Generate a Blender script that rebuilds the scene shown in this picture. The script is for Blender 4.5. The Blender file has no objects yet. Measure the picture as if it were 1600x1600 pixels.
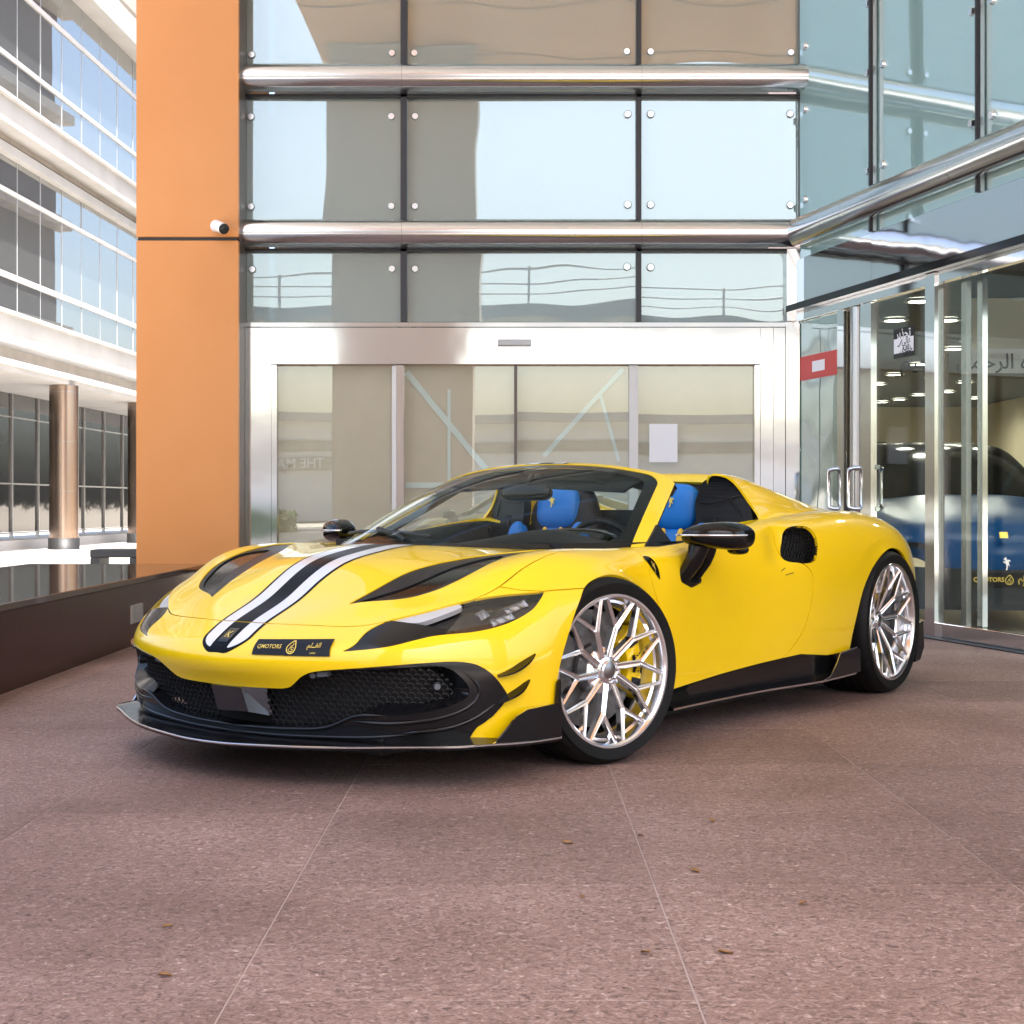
import bpy, bmesh, math, random
import numpy as np
from mathutils import Vector, Matrix
from mathutils.bvhtree import BVHTree
from mathutils.geometry import tessellate_polygon

S = bpy.context.scene
C = S.collection
random.seed(7)
rng = np.random.default_rng(7)
R = math.radians

# ---------------------------------------------------------------- camera, world, sun, exposure
FPX = 2337.16                      # focal length in pixels of a 1600 px wide picture
CAM_H = .9495
cam_d = bpy.data.cameras.new('camera')
cam_d.sensor_width = 36
cam_d.lens = FPX * 36 / 1600
cam_d.shift_y = -11 / 1600
cam_d.clip_start = .05
cam_d.clip_end = 1500
cam = bpy.data.objects.new('camera', cam_d)
cam.location = (0, 0, CAM_H)
cam.rotation_euler = (R(90), 0, 0)
C.objects.link(cam)
S.camera = cam

SUN_TO = Vector((2.0, -5.2, 9.6)).normalized()      # towards the sun: high, behind the camera, a little to the right
SUN_EL = math.asin(SUN_TO.z)
SUN_AZ = math.atan2(SUN_TO.x, SUN_TO.y)
world = bpy.data.worlds.new('World')
S.world = world
world.use_nodes = True
wn = world.node_tree.nodes
wl = world.node_tree.links
bg = wn['Background']
sky = wn.new('ShaderNodeTexSky')
sky.sky_type = 'NISHITA'
sky.sun_disc = False
sky.sun_elevation = SUN_EL
sky.sun_rotation = SUN_AZ
sky.dust_density = 5
sky.ozone_density = 1.0
sky.air_density = 1.0
wl.new(sky.outputs[0], bg.inputs[0])
bg.inputs[1].default_value = .15
sun_d = bpy.data.lights.new('sun', 'SUN')
sun_d.energy = 4.2
sun_d.angle = R(.5)
sun_d.color = (1, .96, .91)
sun = bpy.data.objects.new('sun', sun_d)
sun.rotation_euler = (-SUN_TO).to_track_quat('-Z', 'Y').to_euler()
sun.location = SUN_TO * 60
C.objects.link(sun)

S.view_settings.view_transform = 'Standard'
S.view_settings.look = 'None'
S.view_settings.gamma = 1
S.view_settings.use_curve_mapping = False
S.view_settings.exposure = 1.93
S.cycles.use_denoising = True
S.cycles.max_bounces = 12
S.cycles.glossy_bounces = 6
S.cycles.transmission_bounces = 8
S.cycles.transparent_max_bounces = 16
S.cycles.sample_clamp_indirect = 8

# ---------------------------------------------------------------- materials
MATS = {}
def node(nt, typ, **kw):
    n = nt.nodes.new(typ)
    for k, v in kw.items():
        if k.startswith('i_'):
            n.inputs[k[2:].replace('_', ' ')].default_value = v
        else:
            setattr(n, k, v)
    return n
def pm(name, col, rough=.5, metal=0., coat=0., spec=.5, bump=None, vary=None, emit=None, coord='Object', trans=0, coatr=.03):
    """Principled material; bump=(scale, strength, distance), vary=(scale, colour2, detail) mottles the colour"""
    m = bpy.data.materials.new(name)
    m.use_nodes = True
    nt = m.node_tree
    b = nt.nodes['Principled BSDF']
    b.inputs['Base Color'].default_value = (*col, 1)
    b.inputs['Roughness'].default_value = rough
    b.inputs['Metallic'].default_value = metal
    b.inputs['Coat Weight'].default_value = coat
    b.inputs['Coat Roughness'].default_value = coatr
    b.inputs['Specular IOR Level'].default_value = spec
    b.inputs['Transmission Weight'].default_value = trans
    tc = node(nt, 'ShaderNodeTexCoord')
    if vary:
        n = node(nt, 'ShaderNodeTexNoise', i_Scale=vary[0], i_Detail=vary[2] if len(vary) > 2 else 4)
        r = node(nt, 'ShaderNodeValToRGB')
        r.color_ramp.elements[0].color = (*col, 1)
        r.color_ramp.elements[1].color = (*vary[1], 1)
        r.color_ramp.elements[0].position = .35
        r.color_ramp.elements[1].position = .7
        nt.links.new(tc.outputs[coord], n.inputs['Vector'])
        nt.links.new(n.outputs['Fac'], r.inputs[0])
        nt.links.new(r.outputs[0], b.inputs['Base Color'])
    if bump:
        n = node(nt, 'ShaderNodeTexNoise', i_Scale=bump[0], i_Detail=3)
        bp = node(nt, 'ShaderNodeBump', i_Strength=bump[1], i_Distance=bump[2])
        nt.links.new(tc.outputs[coord], n.inputs['Vector'])
        nt.links.new(n.outputs['Fac'], bp.inputs['Height'])
        nt.links.new(bp.outputs[0], b.inputs['Normal'])
    if emit:
        b.inputs['Emission Color'].default_value = (*emit[0], 1)
        b.inputs['Emission Strength'].default_value = emit[1]
    MATS[name] = m
    return m
def glass(name, tint, refl, rough=0., diffuse=None, ior=1.5, wav=None, gcol=(.93, .97, .97)):
    """sheet glass: tinted see-through mixed with a reflection (Fresnel plus a coated minimum), optionally part diffuse"""
    m = bpy.data.materials.new(name)
    m.use_nodes = True
    nt = m.node_tree
    nt.nodes.remove(nt.nodes['Principled BSDF'])
    out = nt.nodes['Material Output']
    tr = node(nt, 'ShaderNodeBsdfTransparent')
    tr.inputs[0].default_value = (*tint, 1)
    base = tr.outputs[0]
    if diffuse:
        df = node(nt, 'ShaderNodeBsdfDiffuse')
        df.inputs[0].default_value = (*diffuse[0], 1)
        mx = node(nt, 'ShaderNodeMixShader')
        mx.inputs[0].default_value = diffuse[1]
        nt.links.new(base, mx.inputs[1]); nt.links.new(df.outputs[0], mx.inputs[2])
        base = mx.outputs[0]
    gl = node(nt, 'ShaderNodeBsdfGlossy', i_Roughness=rough)
    gl.inputs[0].default_value = (*gcol, 1)
    fr = node(nt, 'ShaderNodeFresnel', i_IOR=ior)
    geo = node(nt, 'ShaderNodeNewGeometry')                 # thin pane: the far face must not act as glass-to-air
    io = node(nt, 'ShaderNodeMath', operation='MULTIPLY_ADD')
    io.inputs[1].default_value = 1 / ior - ior
    io.inputs[2].default_value = ior
    nt.links.new(geo.outputs['Backfacing'], io.inputs[0])
    nt.links.new(io.outputs[0], fr.inputs['IOR'])
    ma = node(nt, 'ShaderNodeMath', operation='MULTIPLY_ADD')
    ma.inputs[1].default_value = 1 - refl
    ma.inputs[2].default_value = refl
    nt.links.new(fr.outputs[0], ma.inputs[0])
    if wav:
        tc = node(nt, 'ShaderNodeTexCoord')
        n = node(nt, 'ShaderNodeTexNoise', i_Scale=wav[0], i_Detail=1)
        bp = node(nt, 'ShaderNodeBump', i_Strength=wav[1], i_Distance=wav[2])
        nt.links.new(tc.outputs['Object'], n.inputs['Vector'])
        nt.links.new(n.outputs['Fac'], bp.inputs['Height'])
        nt.links.new(bp.outputs[0], gl.inputs['Normal'])
    mx2 = node(nt, 'ShaderNodeMixShader')
    nt.links.new(ma.outputs[0], mx2.inputs[0])
    nt.links.new(base, mx2.inputs[1]); nt.links.new(gl.outputs[0], mx2.inputs[2])
    nt.links.new(mx2.outputs[0], out.inputs[0])
    MATS[name] = m
    return m

pm('yellow', (.90, .605, .003), .32, coat=.9, spec=.25, bump=(900, .012, .001), coatr=.015)
pm('gloss_black', (.004, .004, .0045), .12, spec=.35)
pm('radar_face', (.10, .115, .14), .10, 1)
pm('stripe_black', (.004, .004, .004), .3, spec=.07)
pm('column_clad', (.52, .45, .39), .4)
pm('bounce_white', (.66, .63, .59), .5)
pm('satin_black', (.007, .007, .008), .34, spec=.3)
pm('carbon', (.006, .006, .007), .16, spec=.4, bump=(500, .02, .001))
pm('rubber', (.0055, .0055, .0055), .6, spec=.22, bump=(160, .1, .002))
pm('liner', (.006, .006, .006), .8)
pm('stripe_white', (.66, .66, .665), .3, coat=.5)
pm('alloy', (.84, .85, .87), .17, 1, bump=(60, .02, .002))
pm('alloy_dark', (.30, .30, .31), .3, 1)
pm('disc', (.10, .10, .10), .45, .8, vary=(40, (.16, .155, .15)))
pm('blue_leather', (.003, .16, .52), .5, bump=(300, .08, .001))
pm('black_leather', (.007, .008, .010), .5, spec=.3, bump=(260, .12, .001))
pm('dash', (.006, .007, .008), .5, spec=.25, bump=(300, .1, .001))
pm('yellow_cloth', (.80, .50, .03), .6)
pm('gold', (.75, .52, .10), .35, .6)
pm('plate_black', (.004, .004, .005), .35, spec=.25)
pm('silver_edge', (.8, .8, .82), .18, 1)
pm('led', (.36, .37, .39), .10, 1, bump=(220, .5, .004))
pm('lamp_dark', (.008, .007, .007), .2, spec=.5)
pm('drl', (.46, .47, .49), .25, coat=.6)
pm('sensor_grey', (.12, .13, .15), .3)
glass('car_glass', (.87, .92, .91), .0, ior=1.17)
glass('lamp_glass', (.90, .90, .88), .03)

pm('steel', (.72, .73, .74), .07, 1, bump=(.8, .11, .05), coord='Object')
pm('steel_tube', (.70, .715, .73), .17, 1, bump=(3, .03, .01))
pm('steel_dull', (.50, .49, .48), .25, 1)
pm('bolt', (.80, .80, .80), .2, 1)
pm('orange_panel', (.53, .215, .060), .36, spec=.35, vary=(.7, (.58, .25, .08), 3), bump=(.9, .03, .02))
pm('orange_soffit', (.60, .31, .14), .4, spec=.4)
pm('dark_joint', (.02, .02, .02), .7)
pm('mullion', (.028, .027, .03), .4, .3)
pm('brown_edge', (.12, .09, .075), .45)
glass('facade_glass', (.45, .58, .60), .36, diffuse=((.54, .63, .60), .46), wav=(.8, .22, .03), gcol=(.52, .575, .57))
glass('wing_glass', (.42, .60, .60), .26, diffuse=((.42, .60, .59), .55), wav=(.7, .16, .03))
glass('door_glass', (.92, .96, .95), .10, wav=(.8, .05, .02))
glass('show_glass', (.88, .93, .91), .0, ior=1.32, wav=(.8, .06, .02))
glass('bottle_glass', (.40, .62, .58), .35, diffuse=((.30, .42, .38), .5), wav=(1.6, .35, .06))
pm('kraft', (.60, .46, .34), .8, vary=(5, (.64, .495, .37)))
pm('tape', (.66, .69, .66), .5, bump=(30, .2, .004))
pm('paper', (.80, .80, .82), .7)
pm('ink', (.05, .05, .06), .6)
pm('granite_brown', (.042, .016, .012), .22, vary=(70, (.058, .025, .019), 6), spec=.12)
pm('granite_top', (.040, .016, .012), .07, vary=(70, (.055, .025, .019), 6), spec=.7)
pm('mesh_wire', (.020, .021, .023), .35, spec=.5)
pm('steel_wavy', (.62, .63, .64), .05, 1, bump=(.9, .22, .05))
pm('vent_white', (.42, .41, .39), .5)
pm('white_plastic', (.78, .78, .76), .35)
pm('lens_black', (.01, .01, .012), .08, coat=1)
pm('white_stone', (.43, .42, .405), .5, vary=(1.2, (.51, .50, .485), 3))
pm('grey_stone', (.38, .34, .30), .6, vary=(2.2, (.46, .42, .37), 3))
pm('white_metal', (.60, .59, .575), .35)
glass('office_glass', (.35, .42, .44), .34, diffuse=((.30, .32, .32), .36), wav=(.5, .05, .03), gcol=(.86, .85, .83))
pm('store_glass', (.012, .013, .014), .05, 0, spec=1.0, bump=(1.2, .1, .04))
pm('reflection_tint_steel', (.50, .38, .30), .25, 1, bump=(2.2, .12, .03))  # polished steel; the brown tint puts an orange reflection into the colour
pm('bench_black', (.018, .018, .019), .5)
pm('plaza', (.50, .475, .44), .6, vary=(1.5, (.62, .58, .53)))
pm('asphalt', (.09, .088, .085), .85, vary=(6, (.13, .125, .12)))
pm('sand', (.42, .37, .30), .9, vary=(.2, (.48, .43, .35)))
pm('far_wall', (.74, .72, .70), .7)
pm('far_wall_dark', (.12, .10, .10), .7)
pm('far_glass', (.10, .13, .15), .15, spec=.8)
pm('beige_wall', (.50, .44, .32), .6)
pm('show_floor', (.42, .36, .26), .25)
pm('dark_ceiling', (.03, .03, .032), .7)
pm('lamp_on', (1, .95, .82), .4, emit=((1, .93, .78), 9))
pm('daylight_panel', (.8, .8, .75), .6)
pm('reflected_red', (.55, .06, .05), .5)
pm('blue_paint', (.004, .065, .20), .30, spec=.10)
pm('room', (.34, .36, .37), .8)
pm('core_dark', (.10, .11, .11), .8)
pm('window_seal', (.36, .37, .38), .5)
pm('leaf_dry', (.22, .11, .04), .7, vary=(40, (.30, .17, .06)))
pm('mortar', (.40, .325, .30), .9)
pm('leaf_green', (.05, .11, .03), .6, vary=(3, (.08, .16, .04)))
pm('bark', (.12, .08, .05), .8)

def granite_tile():
    m = bpy.data.materials.new('tile_granite')
    m.use_nodes = True
    nt = m.node_tree
    b = nt.nodes['Principled BSDF']
    geo = node(nt, 'ShaderNodeNewGeometry')
    inf = node(nt, 'ShaderNodeObjectInfo')
    mp = node(nt, 'ShaderNodeMapping')
    mp.inputs['Scale'].default_value = (58, 62, 50)
    nt.links.new(geo.outputs['Position'], mp.inputs[0])
    n1 = node(nt, 'ShaderNodeTexNoise', i_Scale=1.0, i_Detail=3, i_Distortion=1.4)
    nt.links.new(mp.outputs[0], n1.inputs['Vector'])
    r1 = node(nt, 'ShaderNodeValToRGB')
    e = r1.color_ramp.elements
    e[0].position = .30; e[0].color = (.110, .074, .065, 1)
    e[1].position = .74; e[1].color = (.58, .475, .435, 1)
    for p, c in ((.44, (.240, .156, .132)), (.56, (.30, .205, .177)), (.65, (.37, .27, .238))):
        k = e.new(p); k.color = (*c, 1)
    nt.links.new(n1.outputs['Fac'], r1.inputs[0])
    n2 = node(nt, 'ShaderNodeTexNoise', i_Scale=1.3, i_Detail=4)
    nt.links.new(geo.outputs['Position'], n2.inputs['Vector'])
    r2 = node(nt, 'ShaderNodeValToRGB')
    r2.color_ramp.elements[0].position = .38; r2.color_ramp.elements[0].color = (.66, .60, .57, 1)
    r2.color_ramp.elements[1].position = .62; r2.color_ramp.elements[1].color = (1.12, 1.12, 1.13, 1)
    n4 = node(nt, 'ShaderNodeTexNoise', i_Scale=.45, i_Detail=2)
    nt.links.new(geo.outputs['Position'], n4.inputs['Vector'])
    av = node(nt, 'ShaderNodeMath', operation='MULTIPLY_ADD')
    av.inputs[1].default_value = .55
    hf = node(nt, 'ShaderNodeMath', operation='MULTIPLY')
    hf.inputs[1].default_value = .45
    nt.links.new(n2.outputs['Fac'], hf.inputs[0])
    nt.links.new(n4.outputs['Fac'], av.inputs[0]); nt.links.new(hf.outputs[0], av.inputs[2])
    nt.links.new(av.outputs[0], r2.inputs[0])
    mx = node(nt, 'ShaderNodeMix', data_type='RGBA', blend_type='MULTIPLY')
    mx.inputs[0].default_value = 1
    nt.links.new(r1.outputs[0], mx.inputs[6]); nt.links.new(r2.outputs[0], mx.inputs[7])
    hs = node(nt, 'ShaderNodeHueSaturation')
    mr = node(nt, 'ShaderNodeMapRange')
    mr.inputs['To Min'].default_value = .88; mr.inputs['To Max'].default_value = 1.1
    nt.links.new(inf.outputs['Random'], mr.inputs[0])
    nt.links.new(mr.outputs[0], hs.inputs['Value'])
    nt.links.new(mx.outputs[2], hs.inputs['Color'])
    nt.links.new(hs.outputs[0], b.inputs['Base Color'])
    b.inputs['Roughness'].default_value = .62
    b.inputs['Specular IOR Level'].default_value = .4
    n3 = node(nt, 'ShaderNodeTexNoise', i_Scale=1.0, i_Detail=6, i_Distortion=1.0)
    nt.links.new(mp.outputs[0], n3.inputs['Vector'])
    bp = node(nt, 'ShaderNodeBump', i_Strength=.8, i_Distance=.007)
    nt.links.new(n3.outputs['Fac'], bp.inputs['Height'])
    nt.links.new(bp.outputs[0], b.inputs['Normal'])
    MATS['tile'] = m
granite_tile()

# ---------------------------------------------------------------- object helpers
def link(name, me, parent=None, mat=None):
    o = bpy.data.objects.new(name, me)
    C.objects.link(o)
    if parent is not None:
        o.parent = parent
    if mat is not None and me is not None:
        for x in (mat if isinstance(mat, (list, tuple)) else [mat]):
            me.materials.append(MATS[x])
    return o
def thing(name, label, cat, loc=(0, 0, 0), rz=0, group=None):
    o = bpy.data.objects.new(name, None)
    C.objects.link(o)
    o.location = loc
    o.rotation_euler = (0, 0, rz)
    o['label'] = label
    o['category'] = cat
    if group:
        o['group'] = group
    return o
def tag(o, label=None, cat=None, group=None, kind=None):
    for k, v in (('label', label), ('category', cat), ('group', group), ('kind', kind)):
        if v:
            o[k] = v
    return o
class MB:
    """collects polygons, links them as one mesh object"""
    def __init__(s):
        s.v, s.f, s.sm = [], [], []
    def add(s, vs, fs, smooth=False):
        n = len(s.v)
        s.v += [tuple(map(float, p)) for p in vs]
        s.f += [tuple(i + n for i in f) for f in fs]
        s.sm += [smooth] * len(fs)
        return s
    def box(s, x0, x1, y0, y1, z0, z1, ch=0):
        if ch:
            a = []
            for z, d in ((z0, ch), (z0 + ch, 0), (z1 - ch, 0), (z1, ch)):
                for (x, y) in ((x0 + d, y0 + d), (x1 - d, y0 + d), (x1 - d, y1 - d), (x0 + d, y1 - d)):
                    a.append((x, y, z))
            f = [(3, 2, 1, 0), (12, 13, 14, 15)]
            for k in range(3):
                for i in range(4):
                    j = (i + 1) % 4
                    f.append((k * 4 + i, k * 4 + j, k * 4 + 4 + j, k * 4 + 4 + i))
            return s.add(a, f)
        v = [(x0, y0, z0), (x1, y0, z0), (x1, y1, z0), (x0, y1, z0), (x0, y0, z1), (x1, y0, z1), (x1, y1, z1), (x0, y1, z1)]
        return s.add(v, [(3, 2, 1, 0), (4, 5, 6, 7), (0, 1, 5, 4), (1, 2, 6, 5), (2, 3, 7, 6), (3, 0, 4, 7)])
    def bar(s, a, b, w, h, up=(0, 0, 1)):
        a, b = Vector(a), Vector(b)
        d = (b - a).normalized()
        sx = d.cross(Vector(up))
        if sx.length < 1e-4:
            sx = d.cross(Vector((1, 0, 0)))
        sx.normalize()
        uz = sx.cross(d)
        v = []
        for p in (a, b):
            for (i, j) in ((-1, -1), (1, -1), (1, 1), (-1, 1)):
                v.append(p + sx * (i * w / 2) + uz * (j * h / 2))
        return s.add(v, [(0, 1, 2, 3), (7, 6, 5, 4), (0, 4, 5, 1), (1, 5, 6, 2), (2, 6, 7, 3), (3, 7, 4, 0)])
    def tube(s, pts, r, n=12, cap=True, closed=False):
        pts = [Vector(p) for p in pts]
        rs = r if isinstance(r, (list, tuple)) else [r] * len(pts)
        m = len(pts)
        u = None
        v, f = [], []
        for i, p in enumerate(pts):
            if closed:
                d = pts[(i + 1) % m] - pts[i - 1]
            else:
                d = pts[min(i + 1, m - 1)] - pts[max(i - 1, 0)]
            d.normalize()
            if u is None:
                u = d.orthogonal().normalized()
            u = (u - d * u.dot(d)).normalized()
            w = d.cross(u)
            for k in range(n):
                t = 2 * math.pi * k / n
                v.append(p + (u * math.cos(t) + w * math.sin(t)) * rs[i])
        for i in range(m if closed else m - 1):
            for k in range(n):
                a, b = i * n + k, i * n + (k + 1) % n
                c, d2 = ((i + 1) % m) * n + (k + 1) % n, ((i + 1) % m) * n + k
                f.append((a, b, c, d2))
        s.add(v, f, True)
        if cap and not closed:
            s.add(v[:n], [tuple(range(n - 1, -1, -1))])
            s.add(v[-n:], [tuple(range(n))])
        return s
    def lathe(s, prof, n=48, axis='y', caps=False):
        """prof: (radius, along-axis) pairs"""
        v, f = [], []
        for (r, a) in prof:
            for k in range(n):
                t = 2 * math.pi * k / n
                c, q = r * math.cos(t), r * math.sin(t)
                v.append({'y': (c, a, q), 'z': (c, q, a), 'x': (a, c, q)}[axis])
        for i in range(len(prof) - 1):
            for k in range(n):
                j = (k + 1) % n
                f.append((i * n + k, i * n + j, (i + 1) * n + j, (i + 1) * n + k))
        s.add(v, f, True)
        return s
    def prism(s, poly, fn0, fn1, smooth=False):
        """closed 2-D outline carried to 3-D by fn0 (bottom) and fn1 (top)"""
        n = len(poly)
        a = [fn0(p) for p in poly]; b = [fn1(p) for p in poly]
        tris = [tuple(t) for t in tessellate_polygon([[Vector((p[0], p[1], 0)) for p in poly]])]
        s.add(b, tris)
        s.add(a, [t[::-1] for t in tris])
        s.add(a + b, [(i, (i + 1) % n, n + (i + 1) % n, n + i) for i in range(n)], smooth)
        return s
    def mesh(s, name):
        me = bpy.data.meshes.new(name)
        me.from_pydata(s.v, [], s.f)
        me.polygons.foreach_set('use_smooth', s.sm)
        me.update()
        bm = bmesh.new(); bm.from_mesh(me)
        bmesh.ops.recalc_face_normals(bm, faces=bm.faces)
        bm.to_mesh(me); bm.free()
        return me
    def build(s, name, mat, parent=None, sharp=None, weld=False):
        me = s.mesh(name)
        if weld or sharp:
            bm = bmesh.new(); bm.from_mesh(me)
            bmesh.ops.remove_doubles(bm, verts=bm.verts, dist=1e-5)
            bmesh.ops.recalc_face_normals(bm, faces=bm.faces)
            bm.to_mesh(me); bm.free()
        if sharp:
            me.polygons.foreach_set('use_smooth', [True] * len(me.polygons))
            me.set_sharp_from_angle(angle=R(sharp))
        return link(name, me, parent, mat)
def copy_tree(o, parent=None):
    c = o.copy()
    C.objects.link(c)
    if parent is not None:
        c.parent = parent
    for ch in list(o.children):
        copy_tree(ch, c)
    return c
def text_geo(body, size, bold=0.):
    cu = bpy.data.curves.new('t', 'FONT')
    cu.body = body
    cu.size = size
    cu.offset = bold
    cu.resolution_u = 3
    cu.align_x = 'CENTER'; cu.align_y = 'CENTER'
    ob = bpy.data.objects.new('t', cu)
    C.objects.link(ob)
    dg = bpy.context.evaluated_depsgraph_get()
    dg.update()
    me = bpy.data.meshes.new_from_object(ob.evaluated_get(dg))
    v = [tuple(x.co) for x in me.vertices]
    f = [tuple(p.vertices) for p in me.polygons]
    bpy.data.objects.remove(ob); bpy.data.curves.remove(cu); bpy.data.meshes.remove(me)
    return v, f
def poly_sd(P, poly):
    """signed distance of points P (n,2) to a closed outline, positive inside"""
    A = np.asarray(poly, float)
    B = np.roll(A, -1, 0)
    d = np.full(len(P), 1e9)
    ins = np.zeros(len(P), bool)
    for a, b in zip(A, B):
        e = b - a
        w = P - a
        t = np.clip((w @ e) / max(e @ e, 1e-12), 0, 1)
        d = np.minimum(d, np.linalg.norm(w - t[:, None] * e, axis=1))
        if a[1] != b[1]:
            c = ((a[1] > P[:, 1]) != (b[1] > P[:, 1])) & (P[:, 0] < (b[0] - a[0]) * (P[:, 1] - a[1]) / (b[1] - a[1]) + a[0])
            ins ^= c
    return np.where(ins, d, -d)
def smooth_poly(pts, k=6, corners=()):
    """closed Catmull-Rom through pts; indices in corners stay sharp"""
    P = [np.array(p, float) for p in pts]
    n = len(P)
    out = []
    for i in range(n):
        p0, p1, p2, p3 = P[i - 1], P[i], P[(i + 1) % n], P[(i + 2) % n]
        if i in corners:
            p0 = 2 * p1 - p2
        if (i + 1) % n in corners:
            p3 = 2 * p2 - p1
        for j in range(k):
            t = j / k
            out.append(.5 * ((2 * p1) + (p2 - p0) * t + (2 * p0 - 5 * p1 + 4 * p2 - p3) * t * t + (3 * p1 - p0 - 3 * p2 + p3) * t ** 3))
    return np.array(out)
def interp(x, pts):
    pts = sorted(pts)
    return np.interp(x, [p[0] for p in pts], [p[1] for p in pts])

def ncs(t,P,tt):
    # natural cubic spline; P (n,...) at knots t, evaluate tt
    n=len(t); P=np.asarray(P,float); h=np.diff(t)
    sh=(n,)+(1,)*(P.ndim-1)
    A=np.zeros((n,n)); b=np.zeros_like(P); A[0,0]=A[-1,-1]=1
    for i in range(1,n-1):
        A[i,i-1]=h[i-1]; A[i,i]=2*(h[i-1]+h[i]); A[i,i+1]=h[i]
        b[i]=6*((P[i+1]-P[i])/h[i]-(P[i]-P[i-1])/h[i-1])
    M=np.linalg.solve(A,b.reshape(n,-1)).reshape(P.shape)
    k=np.clip(np.searchsorted(t,tt,side='right')-1,0,n-2)
    s=(1,)*(P.ndim-1); H=h[k].reshape((-1,)+s); a=(t[k+1]-tt).reshape((-1,)+s); c=(tt-t[k]).reshape((-1,)+s)
    return (M[k]*a**3+M[k+1]*c**3)/(6*H)+(P[k]/H-M[k]*H/6)*a+(P[k+1]/H-M[k+1]*H/6)*c
def loft(rows,nu,nv,smooth=0,pw=.7,symc0=False):
    R=np.asarray(rows,float)
    du=np.concatenate([[0],np.cumsum(np.mean(np.linalg.norm(np.diff(R,axis=0),axis=2),axis=1)**pw)])
    dv=np.concatenate([[0],np.cumsum(np.mean(np.linalg.norm(np.diff(R,axis=1),axis=2),axis=0)**pw)])
    A=ncs(du,R,np.linspace(0,du[-1],nu))            # nu,C,3
    B=ncs(dv,A.transpose(1,0,2),np.linspace(0,dv[-1],nv)).transpose(1,0,2)
    for _ in range(smooth):
        C=B.copy()
        C[1:-1]=(B[:-2]+2*B[1:-1]+B[2:])/4
        D=C.copy(); D[:,1:-1]=(C[:,:-2]+2*C[:,1:-1]+C[:,2:])/4
        if symc0:
            m=C[:,1]*np.array([1,-1,1]); D[:,0]=(C[:,1]+2*C[:,0]+m)/4
        B=D
    if symc0: B[:,0,1]=0
    return B
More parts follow.
